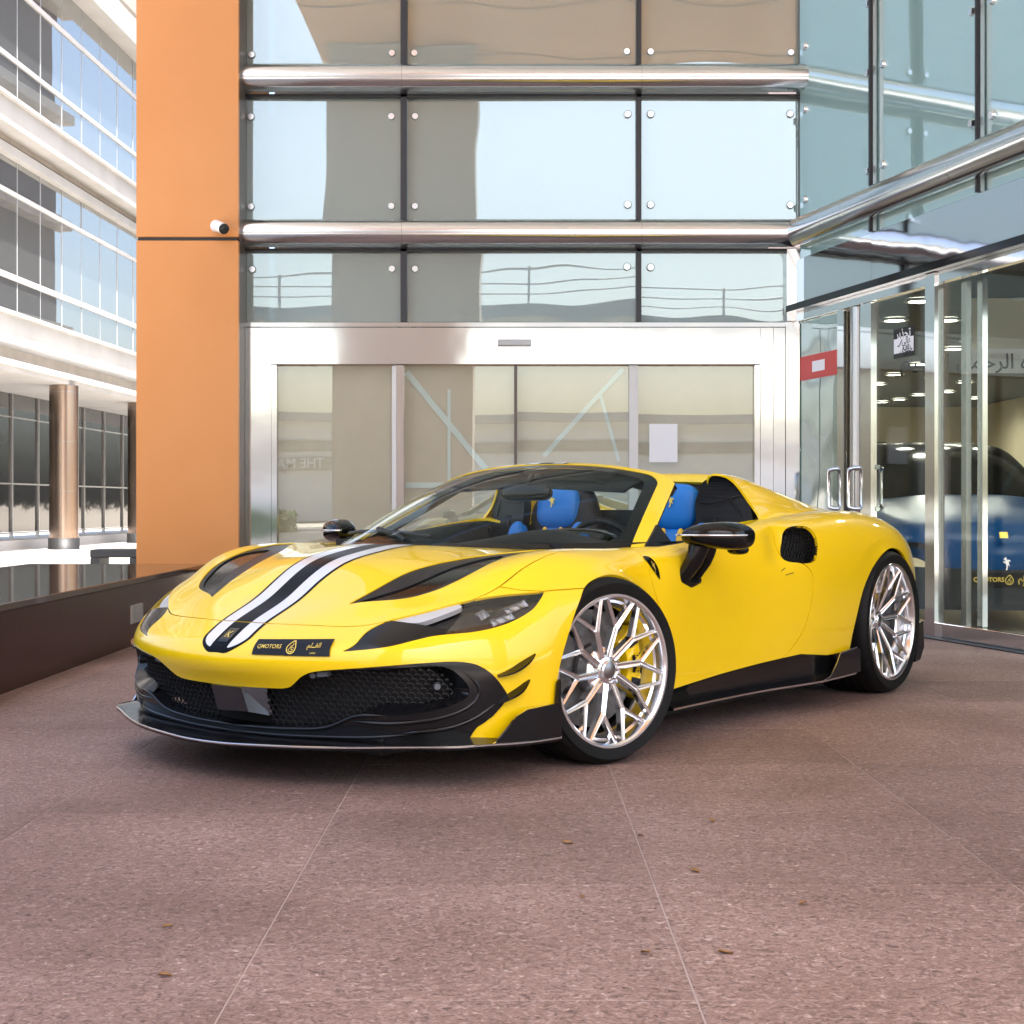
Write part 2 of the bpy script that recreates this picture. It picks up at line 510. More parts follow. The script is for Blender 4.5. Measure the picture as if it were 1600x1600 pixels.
ROWS=[
 [(.95,0,.14),(.94,.2,.14),(.90,.42,.14),(.84,.60,.14),(.77,.72,.14),(.68,.82,.14),(.57,.89,.14),(.47,.93,.14),(.40,.945,.14),(.33,.95,.14)],
 [(.965,0,.24),(.955,.2,.24),(.92,.42,.24),(.86,.60,.24),(.79,.72,.245),(.70,.82,.25),(.59,.89,.25),(.49,.93,.25),(.42,.947,.25),(.34,.953,.25)],
 [(.995,0,.325),(.985,.2,.328),(.945,.42,.335),(.89,.59,.345),(.82,.71,.355),(.72,.81,.36),(.61,.885,.36),(.51,.928,.36),(.42,.95,.36),(.32,.957,.36)],
 [(1.05,0,.395),(1.035,.2,.40),(.985,.40,.41),(.915,.57,.43),(.84,.69,.44),(.74,.785,.45),(.63,.865,.455),(.52,.92,.455),(.41,.95,.455),(.29,.962,.46)],
 [(1.041,0,.451),(1.025,.2,.455),(.97,.40,.465),(.90,.55,.48),(.83,.655,.497),(.735,.75,.515),(.63,.83,.53),(.52,.89,.54),(.40,.935,.545),(.25,.96,.54)],
 [(.99,0,.491),(.975,.2,.494),(.925,.38,.50),(.86,.52,.515),(.78,.62,.545),(.69,.71,.575),(.59,.79,.595),(.48,.86,.605),(.35,.92,.605),(.19,.955,.60)],
 [(.91,0,.540),(.90,.2,.540),(.855,.36,.546),(.78,.50,.565),(.71,.60,.590),(.62,.69,.618),(.52,.77,.637),(.42,.84,.643),(.29,.90,.645),(.11,.95,.635)],
 [(.77,0,.598),(.765,.19,.60),(.74,.35,.607),(.69,.48,.612),(.63,.58,.628),(.55,.68,.652),(.46,.76,.674),(.36,.83,.678),(.23,.89,.67),(.04,.945,.665)],
 [(.674,0,.655),(.67,.18,.655),(.65,.33,.652),(.61,.46,.652),(.55,.57,.668),(.475,.67,.695),(.39,.76,.717),(.29,.83,.715),(.16,.885,.70),(-.02,.945,.682)],
 [(.537,0,.731),(.53,.17,.726),(.51,.32,.714),(.47,.45,.708),(.42,.56,.718),(.355,.66,.738),(.28,.76,.757),(.19,.83,.748),(.09,.885,.725),(-.07,.942,.68)],
 [(.40,0,.763),(.395,.17,.76),(.375,.32,.748),(.34,.45,.742),(.29,.56,.75),(.235,.66,.764),(.16,.76,.778),(.09,.83,.766),(0,.885,.738),(-.13,.938,.67)],
 [(.25,0,.786),(.245,.17,.783),(.225,.32,.772),(.19,.45,.766),(.145,.56,.77),(.095,.66,.779),(.03,.755,.785),(-.03,.83,.770),(-.10,.885,.741),(-.20,.937,.645)],
 [(.10,0,.795),(.095,.17,.793),(.07,.32,.785),(.03,.45,.778),(-.01,.56,.777),(-.05,.66,.782),(-.11,.755,.785),(-.16,.83,.770),(-.21,.885,.728),(-.27,.935,.58)],
 [(-.10,0,.795),(-.11,.17,.792),(-.13,.32,.785),(-.16,.45,.777),(-.19,.56,.773),(-.22,.66,.777),(-.26,.755,.782),(-.29,.83,.769),(-.325,.885,.703),(-.355,.932,.46)],
 [(-.30,0,.79),(-.31,.17,.787),(-.325,.32,.78),(-.34,.45,.772),(-.355,.56,.768),(-.37,.66,.771),(-.39,.76,.782),(-.41,.84,.765),(-.42,.892,.67),(-.405,.935,.30)],
 [(-.52,0,.78),(-.52,.17,.78),(-.525,.32,.775),(-.525,.45,.77),(-.53,.56,.768),(-.53,.66,.772),(-.53,.76,.784),(-.53,.845,.77),(-.53,.90,.66),(-.50,.937,.16)],
 [(-.8,0,.78),(-.8,.17,.78),(-.8,.32,.78),(-.8,.45,.78),(-.8,.56,.78),(-.8,.68,.79),(-.8,.79,.805),(-.8,.86,.79),(-.8,.897,.66),(-.8,.925,.16)],
 [(-1.15,0,.8),(-1.15,.17,.8),(-1.15,.32,.8),(-1.15,.45,.8),(-1.15,.56,.80),(-1.15,.68,.82),(-1.15,.79,.842),(-1.15,.86,.825),(-1.15,.898,.69),(-1.15,.92,.16)],
 [(-1.42,0,.85),(-1.42,.17,.85),(-1.42,.32,.85),(-1.42,.45,.85),(-1.42,.56,.85),(-1.42,.68,.86),(-1.42,.79,.875),(-1.42,.875,.85),(-1.42,.922,.71),(-1.42,.922,.16)],
 [(-1.7,0,.87),(-1.7,.17,.87),(-1.7,.32,.87),(-1.7,.45,.87),(-1.7,.56,.87),(-1.7,.68,.88),(-1.7,.79,.90),(-1.7,.895,.86),(-1.7,.957,.71),(-1.7,.935,.16)],
 [(-2.0,0,.88),(-2.0,.17,.88),(-2.0,.32,.88),(-2.0,.45,.88),(-2.0,.56,.88),(-2.0,.68,.89),(-2.0,.79,.917),(-2.0,.90,.88),(-2.0,.97,.73),(-2.05,.945,.18)],
 [(-2.2,0,.885),(-2.2,.17,.885),(-2.2,.32,.885),(-2.2,.45,.885),(-2.2,.56,.885),(-2.2,.68,.897),(-2.2,.79,.922),(-2.2,.90,.89),(-2.21,.97,.76),(-2.25,.965,.40)],
 [(-2.4,0,.885),(-2.4,.17,.885),(-2.4,.32,.885),(-2.4,.45,.885),(-2.4,.56,.885),(-2.4,.68,.897),(-2.4,.79,.922),(-2.4,.897,.89),(-2.39,.965,.79),(-2.36,.975,.61)],
 [(-2.6,0,.88),(-2.6,.17,.88),(-2.6,.32,.88),(-2.6,.45,.88),(-2.6,.56,.88),(-2.6,.68,.89),(-2.6,.785,.912),(-2.6,.892,.88),(-2.6,.957,.80),(-2.6,.978,.70)],
 [(-2.8,0,.87),(-2.8,.17,.87),(-2.8,.32,.87),(-2.8,.45,.87),(-2.8,.56,.87),(-2.8,.67,.875),(-2.8,.775,.885),(-2.805,.88,.853),(-2.815,.945,.77),(-2.845,.966,.60)],
 [(-2.98,0,.86),(-2.98,.17,.86),(-2.98,.32,.86),(-2.98,.45,.86),(-2.98,.55,.86),(-2.98,.66,.858),(-2.98,.76,.845),(-2.985,.86,.808),(-2.985,.925,.70),(-2.945,.95,.41)],
 [(-3.15,0,.85),(-3.15,.17,.85),(-3.15,.32,.85),(-3.15,.44,.848),(-3.15,.54,.842),(-3.15,.64,.828),(-3.15,.73,.805),(-3.145,.825,.755),(-3.12,.895,.61),(-2.99,.925,.20)],
 [(-3.34,0,.82),(-3.34,.17,.82),(-3.34,.31,.818),(-3.335,.42,.81),(-3.33,.52,.795),(-3.32,.61,.775),(-3.30,.68,.745),(-3.28,.77,.68),(-3.23,.84,.52),(-3.08,.88,.2)],
 [(-3.46,0,.70),(-3.46,.17,.70),(-3.455,.31,.695),(-3.45,.42,.685),(-3.44,.51,.67),(-3.42,.59,.645),(-3.40,.66,.61),(-3.37,.73,.55),(-3.31,.78,.42),(-3.18,.82,.2)],
]
# insert extra side columns between col 8 (upper side) and col 9 (bottom) -> straight-ish interpolation with given bow
def fill(rows):
    out=[]
    for i,r in enumerate(rows):
        r=[np.array(p,float) for p in r]
        a,b=r[8],r[9]; L=np.linalg.norm(b-a)
        ex=[]
        for t in (.33,.67):
            p=a+(b-a)*t; p[1]+=SIDEBOW[i]*4*t*(1-t); ex.append(p)
        out.append(r[:9]+ex+[r[9]])
    return np.array(out)
SIDEBOW=[.003]*15+[.0,-.003,-.004,.004,.014,.016,.01,.005,.003,.008,.01,.012,.012,.01]
def body_grid(nu=430,nv=190,smooth=14):
    G=loft(fill(ROWS),nu,nv,smooth,symc0=True)
    x,y,z=G[...,0],G[...,1],G[...,2]
    # hollow in the door that leads the air into the side intake
    w=np.exp(-((x+1.475)/.105)**2)*np.exp(-((z-.765)/.085)**4)*(y>.8)
    G[...,1]-=.030*w
    return G

# ================================================================= THE YELLOW CAR
CAR_YAW = .9369 + math.pi
car = thing('sports_car', 'yellow open sports car with black and white bonnet stripes parked on the granite paving',
            'car', (-.408, 6.0409, 0), CAR_YAW)

def grid_mesh(G, extra=None):
    nu, nv = G.shape[:2]
    du = np.gradient(G, axis=0); dv = np.gradient(G, axis=1)
    N = np.cross(dv, du)
    N /= np.linalg.norm(N, axis=2, keepdims=True) + 1e-12
    i = np.arange(nu * nv).reshape(nu, nv)
    a, b, c, d = i[:-1, :-1].ravel(), i[:-1, 1:].ravel(), i[1:, 1:].ravel(), i[1:, :-1].ravel()
    F = np.concatenate([np.stack([a, b, c], 1), np.stack([a, c, d], 1)])
    M = [G.reshape(-1, 3), N.reshape(-1, 3)]
    if extra is not None:
        M.append(extra.reshape(nu * nv, -1))
    return np.concatenate(M, 1), F
def compact(M, F):
    u, inv = np.unique(F, return_inverse=True)
    return M[u], inv.reshape(F.shape)
def clip(MF, f):
    """keep the part of the triangle mesh where f > 0 (f: one value per vertex, cut along its zero line)"""
    M, F = MF
    if len(F) == 0:
        return M, F
    f = np.where(np.abs(f) < 1e-7, 1e-7, f)
    ins = f > 0
    cnt = ins[F].sum(1)
    keep = F[cnt == 3]
    out = [keep]
    newM = [M]
    n0 = len(M)
    cr = F[(cnt == 1) | (cnt == 2)]
    if len(cr):
        k = ins[cr].sum(1)
        odd = np.where(k[:, None] == 1, ins[cr], ~ins[cr]).argmax(1)
        r = np.arange(len(cr))
        a, b, c = cr[r, odd], cr[r, (odd + 1) % 3], cr[r, (odd + 2) % 3]
        ed = np.concatenate([np.stack([a, b], 1), np.stack([a, c], 1)])
        ed.sort(axis=1)
        uq, inv = np.unique(ed, axis=0, return_inverse=True)
        inv = inv.ravel()
        t = (f[uq[:, 0]] / (f[uq[:, 0]] - f[uq[:, 1]]))[:, None]
        newM.append(M[uq[:, 0]] * (1 - t) + M[uq[:, 1]] * t)
        ab = n0 + inv[:len(cr)]; ac = n0 + inv[len(cr):]
        one = k == 1
        out.append(np.stack([a, ab, ac], 1)[one])
        out.append(np.stack([ab, b, c], 1)[~one])
        out.append(np.stack([ab, c, ac], 1)[~one])
    M2 = np.concatenate(newM)
    N = M2[:, 3:6]
    M2[:, 3:6] = N / (np.linalg.norm(N, axis=1, keepdims=True) + 1e-12)
    return compact(M2, np.concatenate(out))
def cat(*mfs):
    Ms, Fs, n = [], [], 0
    for M, F in mfs:
        Ms.append(M[:, :6]); Fs.append(F + n); n += len(M)
    return np.concatenate(Ms), np.concatenate(Fs)
def mirror(MF):
    M, F = MF
    M = M.copy(); M[:, 1] *= -1; M[:, 4] *= -1
    return M, F[:, ::-1]
def both(MF):
    return cat(MF, mirror(MF))
def piece(name, MF, mat, parent=None, rim=.01, off=0., label=None):
    """links a cut piece of skin: true normals of the whole surface, edges turned inwards by rim"""
    M, F = MF
    V, N = M[:, :3] + M[:, 3:6] * off, M[:, 3:6]
    if rim:
        e = np.concatenate([F[:, [0, 1]], F[:, [1, 2]], F[:, [2, 0]]])
        key = np.sort(e, 1)
        _, idx, cnt = np.unique(key, axis=0, return_index=True, return_counts=True)
        be = e[idx[cnt == 1]]
        be = be[~((np.abs(V[be[:, 0], 1]) < 1e-4) & (np.abs(V[be[:, 1], 1]) < 1e-4))]
        a, b = be[:, 0], be[:, 1]
        en = np.cross(V[b] - V[a], N[a] + N[b])
        en /= np.linalg.norm(en, axis=1, keepdims=True) + 1e-12
        n = len(V); m = len(be)
        V = np.concatenate([V, V[a], V[b], V[b] - N[b] * rim, V[a] - N[a] * rim])
        N = np.concatenate([N, en, en, en, en])
        i = np.arange(m) + n
        F = np.concatenate([F, np.stack([i, i + 3 * m, i + 2 * m], 1), np.stack([i, i + 2 * m, i + m], 1)])
    me = bpy.data.meshes.new(name)
    me.vertices.add(len(V)); me.vertices.foreach_set('co', V.astype(np.float32).ravel())
    me.loops.add(len(F) * 3); me.loops.foreach_set('vertex_index', F.astype(np.int32).ravel())
    me.polygons.add(len(F)); me.polygons.foreach_set('loop_start', np.arange(0, len(F) * 3, 3, dtype=np.int32))
    me.update(calc_edges=True)
    me.validate()
    me.polygons.foreach_set('use_smooth', [True] * len(me.polygons))
    if len(me.vertices) == len(N):
        me.normals_split_custom_set_from_vertices([tuple(x) for x in N])
    o = link(name, me, parent if parent is not None else car, mat)
    if label:
        o['label'] = label
    return o

BODY = body_grid()
FULL = grid_mesh(BODY)
_v = FULL[0][:, :3]
_bv = np.concatenate([_v, _v * np.array([1, -1, 1])])
_bf = np.concatenate([FULL[1], FULL[1][:, ::-1] + len(_v)])
BVH = BVHTree.FromPolygons([Vector(p) for p in _bv], [tuple(t) for t in _bf])
def on_body(o, d):
    h = BVH.ray_cast(Vector(o), Vector(d).normalized())
    if h[0] is None:
        h = BVH.find_nearest(Vector(o) + Vector(d).normalized() * 2.1)
    n = h[1]
    if n is not None and n.dot(Vector(d)) > 0:
        n = -n
    return h[0], n

# ---- cutting outlines in car space
ARCH_F = smooth_poly([(.395, -.1), (.375, .12), (.362, .25), (.336, .385), (.285, .495), (.213, .594), (.109, .667), (-.035, .693),
                      (-.193, .658), (-.318, .56), (-.395, .446), (-.425, .32), (-.43, .1), (-.43, -.1)], 6, (0, 13))
ARCH_R = smooth_poly([(-2.125, -.1), (-2.125, .12), (-2.135, .263), (-2.17, .386), (-2.25, .545), (-2.40, .667), (-2.575, .73), (-2.744, .708), (-2.86, .615),
                      (-2.925, .453), (-2.96, .3), (-2.97, .1), (-2.97, -.1)], 6, (0, 12))
SILL = [(-.30, .17), (-.416, .222), (-.9, .245), (-1.437, .266), (-1.62, .273), (-1.88, .248), (-2.2, .25), (-2.3, .25)]
MOUTH = smooth_poly([(0, .317), (.20, .321), (.273, .327), (.31, .345), (.351, .372), (.41, .392), (.55, .407), (.646, .417), (.72, .424), (.788, .428), (.83, .423), (.86, .405),
                     (.885, .368), (.902, .315), (.902, .298), (.887, .262), (.864, .224), (.839, .195), (.80, .10), (.80, -.1), (-.1, -.1), (-.1, .317)], 4, (0, 18, 19, 20, 21))
INNER = smooth_poly([(0, .317), (.20, .321), (.273, .327), (.31, .345), (.351, .372), (.41, .392), (.55, .402), (.64, .408), (.75, .415), (.792, .404), (.822, .366),
                     (.834, .328), (.815, .296), (.735, .262), (.621, .248), (.50, .236), (.424, .205), (.30, .188), (.11, .180), (0, .178), (-.1, .178), (-.1, .317)], 4, (0, 19, 20, 21))
LAMP = smooth_poly([(.940, .459), (.865, .512), (.781, .556), (.69, .590), (.598, .617), (.484, .637), (.322, .646), (.38, .612), (.432, .583), (.528, .547), (.632, .524), (.74, .513), (.80, .498), (.868, .476)], 5, (0, 6))
DUCT = smooth_poly([(.752, .345), (.70, .358), (.63, .375), (.485, .400), (.35, .445), (.208, .515), (.09, .60), (-.035, .684), (.05, .695), (.178, .682), (.329, .668), (.45, .656), (.54, .622), (.604, .578), (.655, .52), (.725, .385)], 5, (0, 7, 15))
DUCT_GLOSS = smooth_poly([(.735, .36), (.60, .46), (.50, .50), (.36, .535), (.20, .60), (.30, .655), (.42, .645), (.53, .60), (.60, .56), (.652, .50), (.712, .395)], 5, (0, 10))
HOOD = smooth_poly([(.918, 0), (.915, .12), (.893, .28), (.845, .45), (.792, .545), (.70, .66), (.60, .735), (.51, .770), (.425, .787), (.338, .796), (.236, .800), (.119, .796), (0, .780), (-.09, .742),
                    (-.40, .715), (-.5, .68), (-.5, -.1), (.918, -.1)], 5, (0, 13, 14, 15, 16, 17))
COWL = [(.165, -.1), (.165, 0), (.139, .15), (.06, .3), (-.072, .45), (-.19, .56), (-.30, .645), (-.40, .715), (-.475, .765), (-.52, .80), (-.56, .822), (-.7, .838), (-.9, .845), (-1.15, .834), (-1.40, .805),
        (-1.47, .79), (-1.50, .76), (-1.53, .48), (-1.69, .46), (-1.69, -.1)]
BUMPER_TOP = [(.60, .70), (.40, .652), (.322, .646), (.296, .648), (.189, .65), (.103, .649), (0, .649)]
DOOR = smooth_poly([(-.385, .90), (-.383, .776), (-.395, .628), (-.462, .468), (-.455, .273), (-.42, .215), (-.42, .1), (-1.44, .1), (-1.445, .258), (-1.53, .30), (-1.622, .373), (-1.683, .479),
                    (-1.705, .57), (-1.695, .64), (-1.62, .685), (-1.52, .70), (-1.475, .76), (-1.47, .83), (-1.44, .90)], 5, (0, 5, 6, 7, 8, 18))
INTAKE = smooth_poly([(-1.545, .825), (-1.60, .848), (-1.70, .853), (-1.765, .842), (-1.785, .80), (-1.765, .74), (-1.728, .693), (-1.66, .684), (-1.60, .687), (-1.51, .702), (-1.498, .74), (-1.52, .785)], 5)

def sd(M, poly, ax):
    return poly_sd(np.stack([M[:, ax[0]], M[:, ax[1]]], 1), poly)
XZ, YZ, XY = (0, 2), (1, 2), (0, 1)
FRONT = lambda M: M[:, 0] - .36
def mouth_f(M, poly, grow=0.):
    return np.minimum(sd(M, poly, YZ) + grow, FRONT(M))
def sill_f(M):
    return np.where((M[:, 0] < -.25) & (M[:, 0] > -2.35), M[:, 2] - interp(M[:, 0], SILL), np.where(M[:, 0] <= -2.35, M[:, 2] - .22, M[:, 2] - .142))

skin = FULL
skin = clip(skin, -sd(skin[0], ARCH_F, XZ))
skin = clip(skin, -sd(skin[0], ARCH_R, XZ))
skin = clip(skin, sill_f(skin[0]))
skin = clip(skin, -sd(skin[0], COWL, XY))
skin = clip(skin, np.where(skin[0][:, 0] < -1.3, 1, 1) * 1.0)
nomouth = clip(skin, -mouth_f(skin[0], MOUTH))
lampf = lambda M: np.minimum(sd(M, LAMP, XZ), M[:, 0] - .2)
nolamp = clip(nomouth, -lampf(nomouth[0]))
ductf = lambda M: np.minimum(sd(M, DUCT, XY), M[:, 2] - .5)
noduct = clip(nolamp, -ductf(nolamp[0]))
intf = lambda M: np.minimum(sd(M, INTAKE, XZ), M[:, 1] - .8)
base = clip(noduct, -intf(noduct[0]))
GAP = .0020
hoodf = lambda M: np.minimum(sd(M, HOOD, XY), M[:, 2] - .45)
doorf = lambda M: np.minimum(sd(M, DOOR, XZ), M[:, 1] - .6)
hood_h = clip(base, hoodf(base[0]) - GAP)
rest = clip(base, -hoodf(base[0]) - GAP)
door_h = clip(rest, doorf(rest[0]) - GAP)
rest = clip(rest, -doorf(rest[0]) - GAP)
# bumper / wing: split by the seam from the lamp tip to the arch
bumpf = lambda M: np.where(M[:, 0] > .0, np.where(M[:, 0] > .31, M[:, 0] - .31 + np.maximum(0, .65 - M[:, 2]) * 2, interp(M[:, 0], BUMPER_TOP) - M[:, 2]), -.3 + 0 * M[:, 0])
bumpf2 = lambda M: np.where(M[:, 0] > .0, np.minimum(interp(M[:, 0], BUMPER_TOP) - M[:, 2], M[:, 0]), M[:, 0] - .001)
bump_h = clip(rest, bumpf2(rest[0]) - GAP)
rest = clip(rest, -bumpf2(rest[0]) - GAP)
wing_h = clip(rest, rest[0][:, 0] + .7)
rear_h = clip(rest, -rest[0][:, 0] - .7)

hood = piece('bonnet', both(hood_h), 'yellow')
bumper = piece('front_bumper', both(bump_h), 'yellow')
for nm, h in (('front_wing', wing_h), ('door', door_h), ('rear_wing', rear_h)):
    piece(nm, h, 'yellow', rim=.012)
    piece(nm, mirror(h), 'yellow', rim=.012)
# dark structure under the skin, seen only in the shut lines
sh = clip(nomouth, -lampf(nomouth[0]) - .002)
sh = clip(sh, -intf(sh[0]) - .002)
piece('under_structure', both(sh), 'liner', rim=0, off=-.012)

# bonnet ducts
for mir in (0, 1):
    d = clip(nolamp, ductf(nolamp[0]) + .003)
    g = clip(d, sd(d[0], DUCT_GLOSS, XY))
    d = clip(d, -sd(d[0], DUCT_GLOSS, XY))
    if mir:
        d, g = mirror(d), mirror(g)
    do = piece('bonnet_duct', d, 'satin_black', rim=.004, off=-.004)
    piece('duct_insert', g, 'gloss_black', parent=do, rim=0, off=-.009)
# stripes: vinyl, following the bonnet and nose
SW = [(1.06, .115), (.9, .115), (.66, .118), (.35, .138), (.0, .155)]
def stripe_f(M):
    x, y = M[:, 0], np.abs(M[:, 1])
    r = .085
    xf = 1.046
    body = interp(x, SW) - y
    cx, cy = xf - r * .75, .115 - r
    dx, dy = (x - cx) / .75, y - cy
    rnd = r - np.hypot(np.maximum(dx, 0), np.maximum(dy, 0))
    return np.where((dx > 0) & (dy > 0), rnd, np.minimum(body, (xf - x)))
def white_f(M):
    x, y = M[:, 0], np.abs(M[:, 1])
    return np.minimum(stripe_f(M) - .0135, y - .36 * interp(x, SW))
top = clip(noduct, noduct[0][:, 2] - .41)
top = clip(top, .3 - np.abs(top[0][:, 1]))
top = clip(top, top[0][:, 0] + .2)
def gapcut(MF):
    a = clip(MF, hoodf(MF[0]) - GAP); b = clip(MF, -hoodf(MF[0]) - GAP)
    return a, b
for part, parent in zip(gapcut(top), (hood, bumper)):
    s = clip(part, stripe_f(part[0]))
    so = piece('stripe', both(s), 'stripe_black', parent=parent, rim=0, off=.0008)
    w = clip(part, white_f(part[0]))
    piece('white_band', w, 'stripe_white', parent=parent, rim=0, off=.0016)
    piece('white_band', mirror(w), 'stripe_white', parent=parent, rim=0, off=.0016)

# ---- headlamps
def boxes_on(pts, mb, depth, rx, ry, h, yaw=0):
    pass
for mir in (0, 1):
    sg = -1 if mir else 1
    L = clip(nomouth, lampf(nomouth[0]) + .002)
    Lm = mirror(L) if mir else L
    lampo = piece('headlamp', Lm, 'lamp_dark', rim=0, off=-.035)
    # black triangular trim at the front, flush with the skin
    TRIM = [(.95, .44), (.95, .49), (.80, .57), (.74, .545), (.69, .528), (.70, .50), (.86, .46)]
    t = clip(L, sd(L[0], TRIM, XZ))
    piece('lamp_trim', mirror(t) if mir else t, 'gloss_black', parent=lampo, rim=.012, off=-.003)
    # daytime light bar along the upper edge
    DRL = [(.795, .553), (.70, .594), (.60, .624), (.606, .608), (.66, .588), (.74, .558)]
    t = clip(L, sd(L[0], DRL, XZ))
    piece('light_bar', mirror(t) if mir else t, 'drl', parent=lampo, rim=.02, off=-.008)
    # clear cover over the rear part
    COV = [(.72, .52), (.60, .61), (.59, .66), (.25, .68), (.40, .50), (.70, .48)]
    t = clip(L, sd(L[0], COV, XZ))
    piece('lamp_cover', mirror(t) if mir else t, 'lamp_glass', parent=lampo, rim=0, off=-.002)
    for (x, z, rl, rh) in ((.455, .612, .050, .014), (.53, .570, .046, .013), (.575, .590, .020, .018)):
        p, n = on_body((x, 2, z), (0, -1, 0))
        p = p - n * .022
        ux = Vector((1, 0, 0)); ux = (ux - n * ux.dot(n)).normalized(); uy = n.cross(ux)
        m = MB()
        ring = [p + ux * rl * a + uy * rh * b for a, b in ((-1, -1), (1, -1), (1, 1), (-1, 1))]
        inn = [p + ux * rl * .8 * a + uy * rh * .72 * b - n * .008 for a, b in ((-1, -1), (1, -1), (1, 1), (-1, 1))]
        low = [q - n * .02 for q in ring]
        V = [tuple(q) for q in ring + inn + low]
        if mir:
            V = [(a, -b, c) for a, b, c in V]
        fs = [(0, 1, 5, 4), (1, 2, 6, 5), (2, 3, 7, 6), (3, 0, 4, 7), (0, 8, 9, 1), (1, 9, 10, 2), (2, 10, 11, 3), (3, 11, 8, 0)]
        m.add(V, fs)
        for i in range(4):                       # small lens cells inside the module
            a0, a1 = i / 4, (i + 1) / 4
            q = [np.array(V[4]) * (1 - a) * (1 - b) + np.array(V[5]) * a * (1 - b) + np.array(V[6]) * a * b + np.array(V[7]) * (1 - a) * b for a, b in ((a0, 0), (a1, 0), (a1, 1), (a0, 1))]
            c = sum(q) / 4 + np.array((n.x, sg * n.y, n.z)) * (.006 if i % 2 else -.004)
            m.add([*q, c], [(0, 1, 4), (1, 2, 4), (2, 3, 4), (3, 0, 4)])
        m.build('led_module', 'led', lampo)

# ---- nose: honeycomb, frame, lower lip, splitter
mo = clip(skin, mouth_f(skin[0], MOUTH) - .0005)
frame_h = clip(mo, -sd(mo[0], INNER, YZ))
up_h = clip(frame_h, np.minimum(frame_h[0][:, 1] - .60, frame_h[0][:, 2] - .236 + .35 * np.maximum(0, .72 - frame_h[0][:, 1]) * 0))
lo_h = clip(frame_h, -np.minimum(frame_h[0][:, 1] - .60, frame_h[0][:, 2] - .236))
for mir in (0, 1):
    o = piece('grille_frame', mirror(up_h) if mir else up_h, 'carbon', rim=.045, off=.009)
lip = piece('lower_lip', both(lo_h), 'carbon', rim=.05, off=.004)
# inner shoulder of the frame, sloping back to the mesh, and the black duct behind it
op = clip(skin, mouth_f(skin[0], INNER, .012))
piece('grille_backing', both(op), 'liner', rim=0, off=-.085)
# honeycomb wires on the same curved skin 4 cm further in
def front_pt(y, z):
    p, n = on_body((3, y, z), (-1, 0, 0))
    return p, n
ys = np.linspace(0, .86, 87)
prof = {}
for zk in (.19, .24, .29, .34, .39, .42):
    row = []
    for y in ys:
        p, n = front_pt(y, zk)
        row.append(p - n * .045)
    prof[zk] = row
zs = sorted(prof)
arc = np.concatenate([[0], np.cumsum([(prof[.34][i + 1] - prof[.34][i]).length for i in range(len(ys) - 1)])])
def mesh_pt(s, z):
    y = np.interp(s, arc, ys)
    i = min(int(y / .01), len(ys) - 2); t = y / .01 - i
    k = min(max(int((z - .19) / .05), 0), 4) if z < .39 else 4
    z0, z1 = zs[k], zs[k + 1]; u = min(max((z - z0) / (z1 - z0), -.5), 1.2)
    a = prof[z0][i] * (1 - t) + prof[z0][i + 1] * t; b = prof[z1][i] * (1 - t) + prof[z1][i + 1] * t
    return a * (1 - u) + b * u
mesh = MB()
HW, HH = .0285, .0195
edges = []
for r_ in range(0, 14):
    for c_ in range(0, 45):
        cx = (c_ + .5 * (r_ % 2)) * HW; cz = .185 + r_ * HH * .86
        hx = [(cx - HW * .28, cz + HH * .5), (cx + HW * .28, cz + HH * .5), (cx + HW * .5, cz), (cx + HW * .28, cz - HH * .5)]
        for i in range(3):
            edges.append((hx[i], hx[i + 1]))
P2 = np.array([((a[0] + b[0]) / 2, (a[1] + b[1]) / 2) for a, b in edges])
Y2 = np.interp(P2[:, 0], arc, ys)
okk = poly_sd(np.stack([Y2, P2[:, 1]], 1), INNER) > -.02
for (a, b), k_ in zip(edges, okk):
    if not k_ or a[0] < -.02 or max(a[0], b[0]) > arc[-1]:
        continue
    pa, pb = mesh_pt(max(a[0], 0), a[1]), mesh_pt(max(b[0], 0), b[1])
    if (pa.y + pb.y) / 2 < .125 and a[1] < .335:
        continue
    for sg in (1, -1):
        qa, qb = Vector((pa.x, pa.y * sg, pa.z)), Vector((pb.x, pb.y * sg, pb.z))
        nn = Vector((.8, .6 * sg * min(1, pa.y * 1.4), 0)).normalized()
        d = (qb - qa).normalized(); w = d.cross(nn) * .0011
        mesh.add([qa + w, qb + w, qb - w, qa - w, qa + w - nn * .008, qb + w - nn * .008, qb - w - nn * .008, qa - w - nn * .008],
                 [(0, 1, 2, 3), (0, 4, 5, 1), (3, 2, 6, 7)])
tag(mesh.build('honeycomb_mesh', 'mesh_wire', car), kind='stuff')
# frame's inner return: a sloping band from the frame edge back to the mesh
def inner_band(sg):
    m = MB()
    pts = [p for p in smooth_poly([(.41, .392), (.55, .402), (.64, .408), (.75, .415), (.792, .404), (.822, .366), (.834, .328), (.815, .296), (.735, .262), (.621, .248), (.50, .236)], 5, (0, 10))][:50]
    ra, rb = [], []
    cen = np.array((.62, .33))
    for p in pts:
        q, n = front_pt(p[0], p[1])
        ra.append(q + n * .005)
        s = p + (cen - p) / np.linalg.norm(cen - p) * .028
        q2, n2 = front_pt(s[0], s[1])
        rb.append(q2 - n2 * .05)
    V = [(p.x, p.y * sg, p.z) for p in ra + rb]
    n = len(pts)
    m.add(V, [(i, i + 1, n + i + 1, n + i) for i in range(n - 1)], True)
    return m
for sg in (1, -1):
    inner_band(sg).build('frame_return', 'carbon', car)
